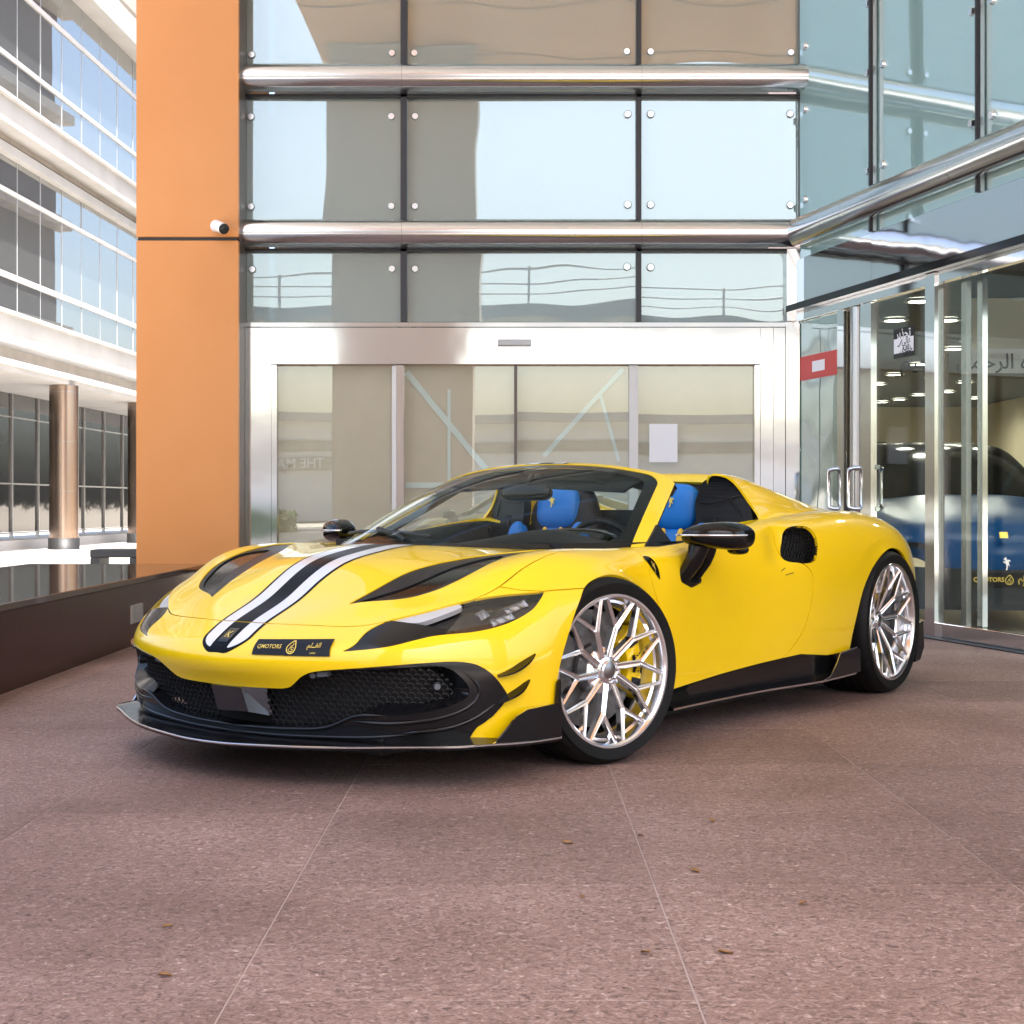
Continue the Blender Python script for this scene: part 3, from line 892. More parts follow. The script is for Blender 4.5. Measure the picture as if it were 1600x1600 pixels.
# rounded ridges that give the frame and the lip their sculpted look
for path in ([(0, .1765), (.11, .178), (.22, .181), (.30, .186), (.42, .203), (.465, .222), (.50, .238), (.62, .246)],
             [(.50, .226), (.62, .2215), (.735, .235), (.80, .256), (.843, .292), (.853, .328), (.842, .366), (.81, .402)],
             [(.66, .190), (.74, .199), (.80, .214), (.85, .245), (.882, .285)],
             [(0, .1565), (.2, .158), (.42, .166), (.6, .176), (.68, .186)]):
    pp = np.array(path, float)
    tt_ = np.concatenate([[0], np.cumsum(np.linalg.norm(np.diff(pp, axis=0), axis=1))])
    c2 = ncs(tt_, pp, np.linspace(0, tt_[-1], 50))
    for sg in (1, -1):
        q_ = []
        for y, z in c2:
            p, n = front_pt(y, z)
            p = p + n * .0065
            q_.append((p.x, p.y * sg, p.z))
        rs_ = [.0075 * min(1, .25 + 6 * min(k, 49 - k) / 49) for k in range(50)]
        MB().tube(q_, rs_, 10).build('frame_ridge', 'carbon', car)
# radar block in the middle, parking sensors
m = MB()
m.add([(1.0, -.075, .316), (1.0, .075, .316), (.985, .095, .232), (.985, -.06, .228), (.92, -.12, .33), (.92, .12, .33), (.90, .13, .21), (.90, -.13, .21)],
      [(0, 1, 2, 3), (0, 4, 5, 1), (1, 5, 6, 2), (3, 2, 6, 7), (0, 3, 7, 4)])
m.build('radar_cover', 'radar_face', car)
for (y, z, r_) in ((.38, .366, .014), (.765, .342, .014)):
    for sg in (1, -1):
        p, n = front_pt(y, z)
        p = p - n * .022; p = Vector((p.x, p.y * sg, p.z)); n = Vector((n.x, n.y * sg, n.z))
        sm = MB().tube([p - n * .03, p, p + n * .005, p + n * .006], [r_ * 1.25, r_ * 1.25, r_ * 1.2, r_ * .9], 20)
        so = sm.build('parking_sensor', 'satin_black', car)
        MB().tube([p + n * .004, p + n * .008], [r_ * .85, r_ * .7], 20).build('sensor_face', 'sensor_grey', so)
        if y < .5:
            ux = Vector((0, sg, 0)) - n * n.y * sg
            m = MB().bar(p + ux * .02 - n * .004, p + ux * .062 - n * .004, .024, .02, (0, 0, 1))
            m.build('sensor_housing', 'sensor_grey', so)

# splitter blade: plan outline, thin, bright machined edge
SPL = [(1.10, 0, .138), (1.095, .10, .139), (1.075, .22, .142), (1.035, .38, .146), (.975, .53, .150), (.905, .66, .154), (.84, .77, .157), (.775, .865, .158), (.70, .905, .158), (.60, .935, .153), (.48, .958, .148), (.345, .972, .146)]
def curve3(pts, n):
    P = np.array(pts, float); t = np.concatenate([[0], np.cumsum(np.linalg.norm(np.diff(P, axis=0), axis=1))])
    return ncs(t, P, np.linspace(0, t[-1], n))
spl = curve3(SPL, 60)
full = np.concatenate([spl[::-1] * np.array([1, -1, 1]), spl[1:]])
m, me_ = MB(), MB()
n = len(full)
inn = full.copy(); inn[:, 0] = np.minimum(full[:, 0] - .30, .72) * .0 + full[:, 0] - .30 * (1 - .9 * (np.abs(full[:, 1]) / .98) ** 3); inn[:, 1] *= .88; inn[:, 2] += .022
th = np.array([0, 0, .012])
V = list(full) + list(full - th) + list(inn) + list(inn - th)
m.add(V, [(i, i + 1, 2 * n + i + 1, 2 * n + i) for i in range(n - 1)] + [(n + i, 3 * n + i, 3 * n + i + 1, n + i + 1) for i in range(n - 1)] , True)
spo = m.build('front_splitter', 'carbon', car)
ed = np.array([full + [0, 0, .001], full - [0, 0, .0055]])
nrm = np.gradient(full, axis=0); nrm = np.stack([nrm[:, 1], -nrm[:, 0], 0 * nrm[:, 0]], 1); nrm /= np.linalg.norm(nrm, axis=1, keepdims=True)
e0 = full + [0, 0, .001]; e1 = full + nrm * .003 - [0, 0, .001]; e2 = full + nrm * .003 - [0, 0, .005]; e3 = full - [0, 0, .0125] + nrm * .001
V = list(e0) + list(e1) + list(e2) + list(e3)
me_.add(V, [(k * n + i, k * n + i + 1, (k + 1) * n + i + 1, (k + 1) * n + i) for k in range(2) for i in range(n - 1)])
me_.build('bright_edge', 'silver_edge', spo)
MB().add(V, [(2 * n + i, 2 * n + i + 1, 3 * n + i + 1, 3 * n + i) for i in range(n - 1)]).build('edge_lower_strip', 'carbon', spo)  # carbon strip below the bright edge
# winglets at the wheel arch and the two blades above them, each side
for sg in (1, -1):
    TOPZ = [(.68, .150), (.65, .162), (.567, .239), (.516, .258), (.345, .266)]
    m = MB()
    xs = np.linspace(.345, .68, 24)
    oa, ob, ia, ib = [], [], [], []
    for x in xs:
        y = np.interp(x, [.345, .48, .60, .68], [.974, .960, .936, .914])
        zt = interp(x, TOPZ); zb = .148
        oa.append((x, y * sg, zb)); ob.append((x, y * sg, zt)); ia.append((x, (y - .007) * sg, zb)); ib.append((x, (y - .007) * sg, zt))
    k = len(xs)
    V = oa + ob + ia + ib
    f = [(i, i + 1, k + i + 1, k + i) for i in range(k - 1)] + [(2 * k + i, 3 * k + i, 3 * k + i + 1, 2 * k + i + 1) for i in range(k - 1)]
    f += [(0, k, 3 * k, 2 * k), (k - 1, 3 * k - 1, 4 * k - 1, 2 * k - 1), ]
    f += [(i, 2 * k + i, 2 * k + i + 1, i + 1) for i in range(k - 1)]
    m.add(V, f, True)
    wo = m.build('end_plate', 'carbon', car, sharp=30)
    m = MB().add(ob + ib, [(i, i + 1, k + i + 1, k + i) for i in range(k - 1)])
    m.build('bright_edge', 'silver_edge', wo)
    # small vertical flap in front of the tyre
    m = MB().prism([(.372, .262), (.352, .262), (.352, .345), (.362, .335)], lambda p: (p[0], sg * .962, p[1]), lambda p: (p[0], sg * .976, p[1]))
    m.build('arch_flap', 'carbon', car)
    # two canard blades
    for prof_ in ([(.602, .888, .374), (.565, .906, .383), (.528, .922, .400), (.49, .933, .420), (.458, .941, .438)],
                  [(.60, .893, .282), (.565, .904, .302), (.527, .920, .322), (.505, .928, .338), (.484, .935, .352)]):
        c3 = curve3(prof_, 14)
        V = []
        for i, p in enumerate(c3):
            t = i / 13
            w = .012 + .03 * math.sin(math.pi * min(1, t * .9 + .12)) ** .8
            hgt = .006 + .008 * math.sin(math.pi * t)
            o_, n_ = on_body((p[0], 2, p[2]), (0, -1, 0))
            b0 = o_ - n_ * .006
            V += [b0 + Vector((0, 0, hgt)), b0 + n_ * w + Vector((0, 0, hgt * .35)), b0 + n_ * w - Vector((0, 0, hgt * .2)), b0 - Vector((0, 0, hgt))]
        V = [(a[0], a[1] * sg, a[2]) for a in V]
        f = [(i * 4 + j, i * 4 + (j + 1) % 4, (i + 1) * 4 + (j + 1) % 4, (i + 1) * 4 + j) for i in range(13) for j in range(4)]
        f += [(0, 1, 2, 3), (55, 54, 53, 52)]
        MB().add(V, f).build('canard', 'gloss_black', car, sharp=40)

# ---- side skirts
for sg in (1, -1):
    xs = np.linspace(-.36, -2.2, 60)
    V = []
    for x in xs:
        yt, _n = on_body((x, 2, max(interp(x, SILL) + .004, .2)), (0, -1, 0))
        zt = interp(x, SILL) + .004
        yi = yt.y - .008
        zb = interp(x, [(-2.2, .142), (-1.9, .138), (-1.77, .136), (-.36, .15)])
        flare = .028 + .012 * np.interp(x, [-1.9, -.4], [1, 0])
        V += [(x, yi * sg, zt), (x, (yi - .02) * sg, zt - .03), (x, (yi - .012) * sg, zb + .022), (x, (yi + flare) * sg, zb + .004), (x, (yi + flare) * sg, zb - .004), (x, (yi - .10) * sg, zb - .004)]
    k = 6
    f = [(i * k + j, i * k + j + 1, (i + 1) * k + j + 1, (i + 1) * k + j) for i in range(len(xs) - 1) for j in range(k - 1)]
    sk = MB().add(V, f, True).build('side_skirt', 'carbon', car, sharp=45)
    E1 = [V[i * k + 3] for i in range(len(xs))]; E2 = [V[i * k + 4] for i in range(len(xs))]
    nn = len(xs)
    e = [(a[0], a[1] + .0015 * sg, a[2] + .001) for a in E1] + [(a[0], a[1] + .0015 * sg, a[2] + .0015) for a in E2]
    MB().add(e, [(i, i + 1, nn + i + 1, nn + i) for i in range(nn - 1)]).build('bright_edge', 'silver_edge', sk)
    # rear fin of the skirt
    fin = [(-1.80, .140), (-1.86, .150), (-1.93, .205), (-1.97, .250), (-2.16, .262), (-2.19, .255), (-2.195, .146), (-2.10, .140)]
    fo = MB().prism(fin, lambda p: (p[0], sg * (.984), p[1]), lambda p: (p[0], sg * (.977), p[1])).build('skirt_fin', 'carbon', sk)
    ed2 = [(-1.78, .1385), (-1.86, .1515), (-1.93, .2065), (-1.97, .252), (-2.16, .264)]
    m = MB()
    for a, b in zip(ed2[:-1], ed2[1:]):
        m.bar((a[0], sg * .9805, a[1]), (b[0], sg * .9805, b[1]), .008, .003, (0, sg, 0))
    m.build('bright_edge', 'silver_edge', sk)
    # web that joins the fin to the skirt
    MB().add([(-1.80, sg * .93, .146), (-2.19, sg * .94, .146), (-2.19, sg * .984, .148), (-1.80, sg * .984, .146)], [(0, 1, 2, 3)]).build('fin_floor', 'carbon', sk)
    # splash blade behind the rear wheel
    spb = [(-2.955, .33), (-3.04, .335), (-3.055, .20), (-3.0, .135), (-2.93, .128), (-2.95, .2)]
    MB().prism(spb, lambda p: (p[0], sg * .972, p[1]), lambda p: (p[0], sg * .945, p[1])).build('rear_flap', 'carbon', car)

# ---- side intakes behind the doors
for mir in (0, 1):
    sg = -1 if mir else 1
    I = clip(noduct, intf(noduct[0]) + .004)
    Im = mirror(I) if mir else I
    io = piece('side_intake', Im, 'liner', rim=0, off=-.06)
    I2 = clip(noduct, intf(noduct[0]) + .001)
    piece('intake_wall', mirror(I2) if mir else I2, 'satin_black', parent=io, rim=.06, off=-.001) if False else None
    m = MB()
    n_ = len(INTAKE)
    ra, rb = [], []
    for p in INTAKE:
        q, nv = on_body((p[0], 2, p[1]), (0, -1, 0))
        ra.append(Vector(q) + nv * .001); rb.append(Vector(q) - nv * .055)
    V = [(p.x, p.y * sg, p.z) for p in ra + rb]
    m.add(V, [(i, (i + 1) % n_, n_ + (i + 1) % n_, n_ + i) for i in range(n_)], True)
    m.build('intake_wall', 'satin_black', io)
    m = MB()
    ed = []
    for r_ in range(11):
        for c_ in range(13):
            cx = -1.49 - (c_ + .5 * (r_ % 2)) * .0245; cz = .68 + r_ * .0168
            hx = [(cx - .007, cz + .0097), (cx + .007, cz + .0097), (cx + .0125, cz), (cx + .007, cz - .0097)]
            for i in range(3):
                c2 = ((hx[i][0] + hx[i + 1][0]) / 2, (hx[i][1] + hx[i + 1][1]) / 2)
                if poly_sd(np.array([c2]), INTAKE)[0] > .002:
                    ed.append((hx[i], hx[i + 1]))
    for a, b in ed:
        qa, na = on_body((a[0], 2, a[1]), (0, -1, 0)); qb, nb = on_body((b[0], 2, b[1]), (0, -1, 0))
        m.bar(((qa - na * .03).x, sg * (qa - na * .03).y, qa.z), ((qb - nb * .03).x, sg * (qb - nb * .03).y, qb.z), .0022, .006, (0, 1, 0))
    tag(m.build('intake_mesh', 'satin_black', io), kind='stuff')

# ---- windscreen and its frame
def ws_grid(nu=120, nv=110):
    ys = np.linspace(0, 1, 8)
    b = [(.17, 0, .788), (.135, .17, .788), (.035, .34, .786), (-.105, .49, .783), (-.25, .61, .780), (-.37, .69, .778), (-.46, .748, .775), (-.512, .797, .770)]
    t = [(-.972, 0, 1.142), (-.974, .12, 1.140), (-.980, .24, 1.134), (-.988, .35, 1.124), (-.996, .45, 1.109), (-1.005, .53, 1.094), (-1.018, .588, 1.073), (-1.034, .625, 1.043)]
    rows = []
    for s in np.linspace(0, 1, 7):
        row = []
        for k in range(8):
            p = np.array(b[k]) * (1 - s) + np.array(t[k]) * s
            u = k / 7
            bulge = .030 * 4 * s * (1 - s) * (1 - u ** 4)
            p = p + np.array((.35, .25 * u, 1)) * bulge
            row.append(p)
        rows.append(row)
    G = loft(rows, nu, nv, 4, symc0=True)
    T = np.repeat(np.linspace(0, 1, nv)[None, :], nu, 0)
    return G, T
WG, WT = ws_grid()
nu_, nv_ = WG.shape[:2]
acr = np.concatenate([np.zeros((nu_, 1)), np.cumsum(np.linalg.norm(np.diff(WG, axis=1), axis=2), 1)], 1)
dist_side = acr[:, -1:] - acr                         # metres in from the outer pillar edge
al = np.concatenate([np.zeros((1, nv_)), np.cumsum(np.linalg.norm(np.diff(WG, axis=0), axis=2), 0)], 0)
dist_top = al[-1:] - al
dist_bot = al
WS = grid_mesh(WG, np.stack([dist_side, dist_top, dist_bot], 2))
# the ws grid runs front to back like the body grid
def rr(a, b, r):
    """distance inside a corner-rounded quadrant with edges a=0, b=0"""
    return np.where((a < r) & (b < r), r - np.hypot(r - a, r - b), np.minimum(a, b))
def yel_f(M):
    ds, dt = M[:, 6], M[:, 7]
    return -rr(ds - .068, dt - .034, .075)
def frit_f(M):
    ds, dt, db = M[:, 6], M[:, 7], M[:, 8]
    return rr(rr(ds - .120, dt - .105, .06), db - .035, .12)
ws_y = clip(WS, yel_f(WS[0]))
ws_in = clip(WS, -yel_f(WS[0]) - .0006)
ws_f = clip(ws_in, -frit_f(ws_in[0]))
ws_g = clip(ws_in, frit_f(ws_in[0]))
fr = piece('windscreen_frame', both(ws_y), 'yellow', rim=.022)
piece('windscreen_surround', both(ws_f), 'gloss_black', rim=0, off=-.003)
piece('windscreen', both(ws_g), 'car_glass', rim=0, off=-.0035)
hs = clip(ws_y, np.minimum(.20 - ws_y[0][:, 1], .08 - ws_y[0][:, 7]))
def hstripe(M):
    return .115 - M[:, 1]
s = clip(hs, hstripe(hs[0]))
piece('stripe', both(s), 'stripe_black', parent=fr, rim=0, off=.001)
w = clip(hs, np.minimum(.100 - hs[0][:, 1], hs[0][:, 1] - .040))
piece('white_band', w, 'stripe_white', parent=fr, rim=0, off=.0018)
piece('white_band', mirror(w), 'stripe_white', parent=fr, rim=0, off=.0018)
# black inner lining and side seal of the pillars, header lining
for sg in (1, -1):
    m = MB()
    e = WG[:, -1]
    A_ = [(p[0] - .002, p[1] * sg, p[2] - .002) for p in e]
    B_ = [(p[0] - .006, (p[1] - .002) * sg, p[2] - .008) for p in e]
    C_ = [(p[0] - .004, (p[1] - .05) * sg, p[2] - .030) for p in e]
    D_ = [(p[0] - .0, (p[1] - .075) * sg, p[2] - .028) for p in e]
    k = len(e)
    m.add(A_ + B_ + C_ + D_, [(j * k + i, j * k + i + 1, (j + 1) * k + i + 1, (j + 1) * k + i) for j in range(3) for i in range(k - 1)], True)
    m.build('pillar_lining', 'black_leather', car)
    # triangular sail behind the pillar foot
    m = MB().prism([(-.50, .772), (-.735, .798), (-.69, .868)], lambda p: (p[0], sg * (.792 - (p[1] - .778) * .5), p[1]), lambda p: (p[0], sg * (.775 - (p[1] - .778) * .5), p[1]))
    m.build('door_sail', 'satin_black', car)
e = np.concatenate([WG[-1][::-1] * np.array([1, -1, 1]), WG[-1][1:]])
k = len(e)
A_ = [tuple(p + np.array((0, 0, -.004))) for p in e]
B_ = [tuple(p + np.array((-.022, 0, -.022))) for p in e]
C_ = [tuple(p + np.array((.02, 0, -.055))) for p in e]
D_ = [tuple(p + np.array((.14, 0, -.075))) for p in e]
MB().add(A_ + B_ + C_ + D_, [(j * k + i, j * k + i + 1, (j + 1) * k + i + 1, (j + 1) * k + i) for j in range(3) for i in range(k - 1)], True).build('header_lining', 'black_leather', car)
# interior mirror
m = MB()
m.lathe([(.001, -.13), (.025, -.128), (.036, -.10), (.038, 0), (.036, .10), (.025, .128), (.001, .13)], 20)
mo_ = m.build('interior_mirror', 'gloss_black', car)
mo_.location = (-.80, 0, 1.005); mo_.scale = (.8, 1, 1)
MB().tube([(-.80, 0, 1.03), (-.84, 0, 1.085)], .012, 8).build('mirror_stem', 'gloss_black', car)
for sg in (1, -1):
    m = MB()
    y0, y1 = (.004, .52)
    m.add([(-.93, y0 * sg, 1.092), (-.93, y1 * sg, 1.067), (-.79, y1 * sg, 1.012), (-.79, y0 * sg, 1.040), (-.93, y0 * sg, 1.078), (-.93, y1 * sg, 1.053), (-.79, y1 * sg, 1.000), (-.79, y0 * sg, 1.026)],
          [(0, 1, 2, 3), (7, 6, 5, 4), (3, 2, 6, 7), (0, 3, 7, 4), (1, 5, 6, 2)])
    m.build('sun_visor', 'black_leather', car)
# wiper
m = MB().tube([(.02, .12, .822), (-.02, -.10, .842), (-.10, -.36, .838), (-.16, -.48, .828)], .008, 6)
m.tube([(.06, .02, .805), (.03, -.05, .83), (-.05, -.22, .85)], .011, 6)
m.build('wiper', 'satin_black', car)

# ---- flying buttresses and the roof-cover bridge
def buttress(sg):
    secs = [(-1.455, 1.094, .865), (-1.52, 1.092, .87), (-1.65, 1.078, .885), (-1.83, 1.046, .895), (-2.05, 1.004, .905), (-2.27, .960, .908), (-2.50, .916, .902), (-2.72, .880, .886)]
    prof_ = [(.50, 0), (.525, .55), (.55, .90), (.575, .985), (.60, 1.0), (.64, .965), (.685, .79), (.735, .43), (.79, .11), (.835, -.25)]
    fshift = [-.03, -.03, .0, .012, .012, -.006, -.036, -.066, -.062, 0]
    rows = []
    for i, (x, zr, zb) in enumerate(secs):
        row = []
        for j, (y, h) in enumerate(prof_):
            zbase = .85 if j < 3 else zb
            z = zbase + (zr - zbase) * h
            xx = x + (fshift[j] if i == 0 else fshift[j] * .4 if i == 1 else 0)
            row.append((xx, y, z))
        rows.append(row)
    G = loft(rows, 70, 60, 3)
    MF = grid_mesh(G)
    return mirror(MF) if sg < 0 else MF
for sg in (1, -1):
    piece('buttress', buttress(sg), 'yellow', rim=.01)
m = MB()
nyy = 25
V = []
for (x, zo, sh_) in ((-1.60, 1.050, 0), (-1.585, 1.062, 0), (-1.592, 1.090, 0), (-1.615, 1.1005, 0), (-1.72, 1.099, 0), (-1.85, 1.080, 0), (-1.90, 1.060, 0), (-1.88, 1.046, 0), (-1.70, 1.044, 0)):
    for i in range(nyy):
        y = -.60 + 1.2 * i / (nyy - 1)
        V.append((x - .06 * (1 - (y / .6) ** 2) * 0, y, zo - .012 * (y / .6) ** 4 + .0 - .02 * (abs(y) / .6) ** 8))
f = [(j * nyy + i, j * nyy + i + 1, ((j + 1) % 9) * nyy + i + 1, ((j + 1) % 9) * nyy + i) for j in range(9) for i in range(nyy - 1)]
m.add(V, f, True)
m.build('roof_cover', 'yellow', car, sharp=50)

# ---- cabin
m = MB()
tubp = [(-.20, .60), (-.40, .70), (-.55, .775), (-.8, .80), (-1.15, .795), (-1.42, .775), (-1.56, .74)]
left = tubp; right = [(x, -y) for x, y in tubp[::-1]]
ring = left + right
kk = len(ring)
V = [(x, y, .80 if x > -1.0 else .83) for x, y in ring] + [(x * .98 - .01, y * .93, .30) for x, y in ring]
m.add(V, [(i, (i + 1) % kk, kk + (i + 1) % kk, kk + i) for i in range(kk)] , False)
m.add([V[kk + i] for i in range(kk)], [tuple(range(kk))])
m.build('cabin_tub', 'black_leather', car)
# door cappings: black strip along the belt
for sg in (1, -1):
    bel = [(-.53, .815, .786), (-.7, .842, .800), (-.9, .849, .818), (-1.15, .838, .842), (-1.40, .809, .868), (-1.48, .79, .872)]
    c3 = curve3(bel, 30)
    V = []
    for p in c3:
        V += [(p[0], sg * (p[1] - .001), p[2] - .012), (p[0], sg * (p[1] - .012), p[2] - .004), (p[0], sg * (p[1] - .05), p[2] - .012), (p[0], sg * (p[1] - .07), p[2] - .12)]
    MB().add(V, [(i * 4 + j, i * 4 + j + 1, i * 4 + 5 + j, i * 4 + 4 + j) for i in range(29) for j in range(3)], True).build('door_capping', 'black_leather', car)
# dashboard
rows = []
for s, (dx, z0, zc) in enumerate(((0, .772, 0), (-.16, .785, .01), (-.30, .790, .03), (-.42, .780, .03), (-.47, .74, .0), (-.46, .60, 0))):
    row = []
    for y in np.linspace(-.72, .72, 13):
        x = .12 - 1.05 * y * y * (1 - s / 7) + dx * 1.25 - .05 * s / 5
        x = min(x, .12)
        bin_ = .055 * math.exp(-((y - .36) / .17) ** 2) * (s in (2, 3)) + .035 * math.exp(-((y - .36) / .19) ** 2) * (s in (1, 4))
        row.append((x, y, z0 + bin_))
    rows.append(row)
G = loft(rows, 50, 80, 2)
M_, F_ = grid_mesh(G)
piece('dashboard', (M_, F_), 'dash', rim=0)
# hood over the instruments
m = MB()
V = []
for x, z0, hgt in ((-.56, .79, .042), (-.60, .80, .052), (-.68, .80, .050), (-.70, .795, .042)):
    for i in range(15):
        t = math.pi * i / 14
        V.append((x - .03 * math.sin(t), .36 - .19 * math.cos(t), z0 + hgt * math.sin(t) ** .7))
m.add(V, [(j * 15 + i, j * 15 + i + 1, j * 15 + 16 + i, j * 15 + 15 + i) for j in range(3) for i in range(14)], True)
m.build('instrument_hood', 'gloss_black', car)
# steering wheel
sw = MB()
cw = Vector((-.90, .36, .715)); ax = Vector((.93, 0, -.36)).normalized(); up_ = Vector((.36, 0, .93)); sd_ = Vector((0, 1, 0))
ringp = []
for i in range(40):
    t = 2 * math.pi * i / 40
    r_ = .178 if math.sin(t) > -.75 else .178 * .75 / abs(math.sin(t))
    ringp.append(cw + sd_ * r_ * math.cos(t) + up_ * r_ * math.sin(t))
sw.tube(ringp, .016, 10, closed=True)
swo = sw.build('steering_wheel', 'black_leather', car)
m = MB()
m.bar(cw - sd_ * .165, cw + sd_ * .165, .06, .02, up_)
m.bar(cw, cw - up_ * .15, .06, .02, sd_)
m.build('wheel_spokes', 'gloss_black', swo)
MB().tube([cw - ax * .035, cw + ax * .10], [.055, .05], 18).build('wheel_boss', 'black_leather', swo)
# seats
HORSE = [(.02, -.50), (.06, -.36), (.10, -.22), (.06, -.12), (.16, -.10), (.26, -.22), (.30, -.18), (.20, .0), (.17, .14), (.26, .20), (.34, .12), (.36, .18), (.27, .30), (.12, .30), (.04, .26), (-.02, .36), (-.06, .48), (-.16, .50), (-.18, .44),
         (-.30, .38), (-.34, .30), (-.22, .30), (-.16, .20), (-.26, .14), (-.36, .20), (-.38, .14), (-.28, .04), (-.14, .04), (-.10, -.06), (-.04, -.16), (-.06, -.34), (-.12, -.46), (-.06, -.50)]
def horse_on(fn, parent, mat='gold', name='horse_emblem'):
    m = MB().prism(HORSE, lambda p: fn(p[0], p[1], 0), lambda p: fn(p[0], p[1], .0015))
    return m.build(name, mat, parent)
def rbox(cx, cy, cz, sx, sy, sz, e=2.6, n=28, tilt=0., taper=0.):
    """super-ellipsoid cushion"""
    V, f = [], []
    m_ = n // 2
    for i in range(m_ + 1):
        ph = -math.pi / 2 + math.pi * i / m_
        for j in range(n):
            th_ = 2 * math.pi * j / n
            sp = lambda v: math.copysign(abs(v) ** (2 / e), v)
            x, y, z = sp(math.cos(ph)) * sp(math.cos(th_)), sp(math.cos(ph)) * sp(math.sin(th_)), sp(math.sin(ph))
            y *= 1 - taper * z
            px, pz = x * sx, z * sz
            V.append((cx + px * math.cos(tilt) - pz * math.sin(tilt), cy + y * sy, cz + pz * math.cos(tilt) + px * math.sin(tilt)))
    for i in range(m_):
        for j in range(n):
            f.append((i * n + j, i * n + (j + 1) % n, (i + 1) * n + (j + 1) % n, (i + 1) * n + j))
    return V, f
for sg in (1, -1):
    m = MB(); m.add(*rbox(-1.575, .34 * sg, .80, .075, .235, .30, 2.6, 32, .30, .28), True)
    m.add(*rbox(-1.20, .34 * sg, .42, .30, .23, .09, 2.8, 32, -.10), True)
    so = m.build('seat', 'black_leather', car)
    m = MB(); m.add(*rbox(-1.545, .34 * sg, .938, .052, .118, .112, 3.0, 36, .16, .03), True)
    hr = m.build('headrest', 'blue_leather', so)
    m = MB(); m.add(*rbox(-1.485, .34 * sg, .68, .055, .135, .16, 3, 30, .26), True)
    m.add(*rbox(-1.44, (.34 - .185) * sg, .74, .06, .045, .13, 2.6, 20, .26), True)
    m.add(*rbox(-1.44, (.34 + .185) * sg, .74, .06, .045, .13, 2.6, 20, .26), True)
    m.add(*rbox(-1.17, .34 * sg, .505, .24, .15, .03, 3, 24, -.1), True)
    cu = m.build('seat_cushion', 'blue_leather', so)
    m = MB(); m.add(*rbox(-1.452, .34 * sg - .035 * 1, .735, .018, .016, .11, 3, 16, .26), True)
    m.add(*rbox(-1.452, .34 * sg + .06, .735, .018, .016, .11, 3, 16, .26), True)
    m.build('seat_band', 'yellow_cloth', so)
    horse_on(lambda a, b, d: (-1.4895 - (b * .055 + .01) * .20 + d + (.002 * 0), .34 * sg + a * .05 * 1.0 - .004, .966 + b * .055), hr)
# bulkhead behind the seats with its small window, and the leather hoop panels
m = MB()
def quadbox(m, pts, x0, x1):
    m.prism(pts, lambda p: (x0, p[0], p[1]), lambda p: (x1, p[0], p[1]))
quadbox(m, [(-.76, .30), (.76, .30), (.76, .925), (-.76, .925)], -1.70, -1.67)
m.build('bulkhead', 'black_leather', car)
for sg in (1, -1):
    HP = [(.50, .84), (.488, .95), (.505, 1.005), (.53, 1.056), (.585, 1.076), (.638, 1.072), (.672, 1.050), (.702, 1.008), (.730, .950), (.742, .90), (.754, .855), (.752, .70), (.50, .70)]
    xo = lambda y: -1.468 - .075 * (lambda t: t * t * (3 - 2 * t))(min(1, max(0, (y - .60) / .13)))
    HP = smooth_poly(HP, 4, (0, 10, 11, 12))
    m = MB().prism(HP, lambda p: (xo(p[0]) - .05, sg * p[0], p[1]), lambda p: (xo(p[0]) + .012, sg * p[0], p[1]))
    ho = m.build('hoop_trim', 'black_leather', car)
    seam = [(.495, .975), (.52, .958), (.60, .962), (.65, .980), (.69, .995)]
    MB().tube([(xo(p[0]) + .013, sg * p[0], p[1]) for p in [(.655, .975), (.685, .93), (.715, .87), (.735, .82)]], .004, 6).build('trim_seam', 'gloss_black', ho)
    m = MB().tube([(xo(p[0]) + .013, sg * p[0], p[1]) for p in seam], .003, 6)
    m.build('trim_seam', 'gloss_black', ho)
    m = MB().prism([(.575, .845), (.60, .845), (.60, .885), (.59, .895), (.565, .895), (.565, .88), (.575, .875)], lambda p: (xo(p[0]) + .011, sg * p[0], p[1]), lambda p: (xo(p[0]) + .016, sg * p[0], p[1]))
    m.build('belt_slot', 'liner', ho)
m = MB().prism([(-.45, .925), (.45, .925), (.45, 1.045), (-.45, 1.045)], lambda p: (-1.672, p[0], p[1]), lambda p: (-1.668, p[0], p[1]))
m.build('rear_window', 'car_glass', car)
m = MB().prism([(.60, .0), (.60, .0), (.6, .0)], lambda p: p, lambda p: p) if False else None
# engine cover louvres on the deck
m = MB()
for i in range(6):
    x = -2.0 - i * .09
    m.box(x - .05, x, -.34, .34, .884, .90 - .002 * i, .003)
m.build('engine_cover', 'gloss_black', car)

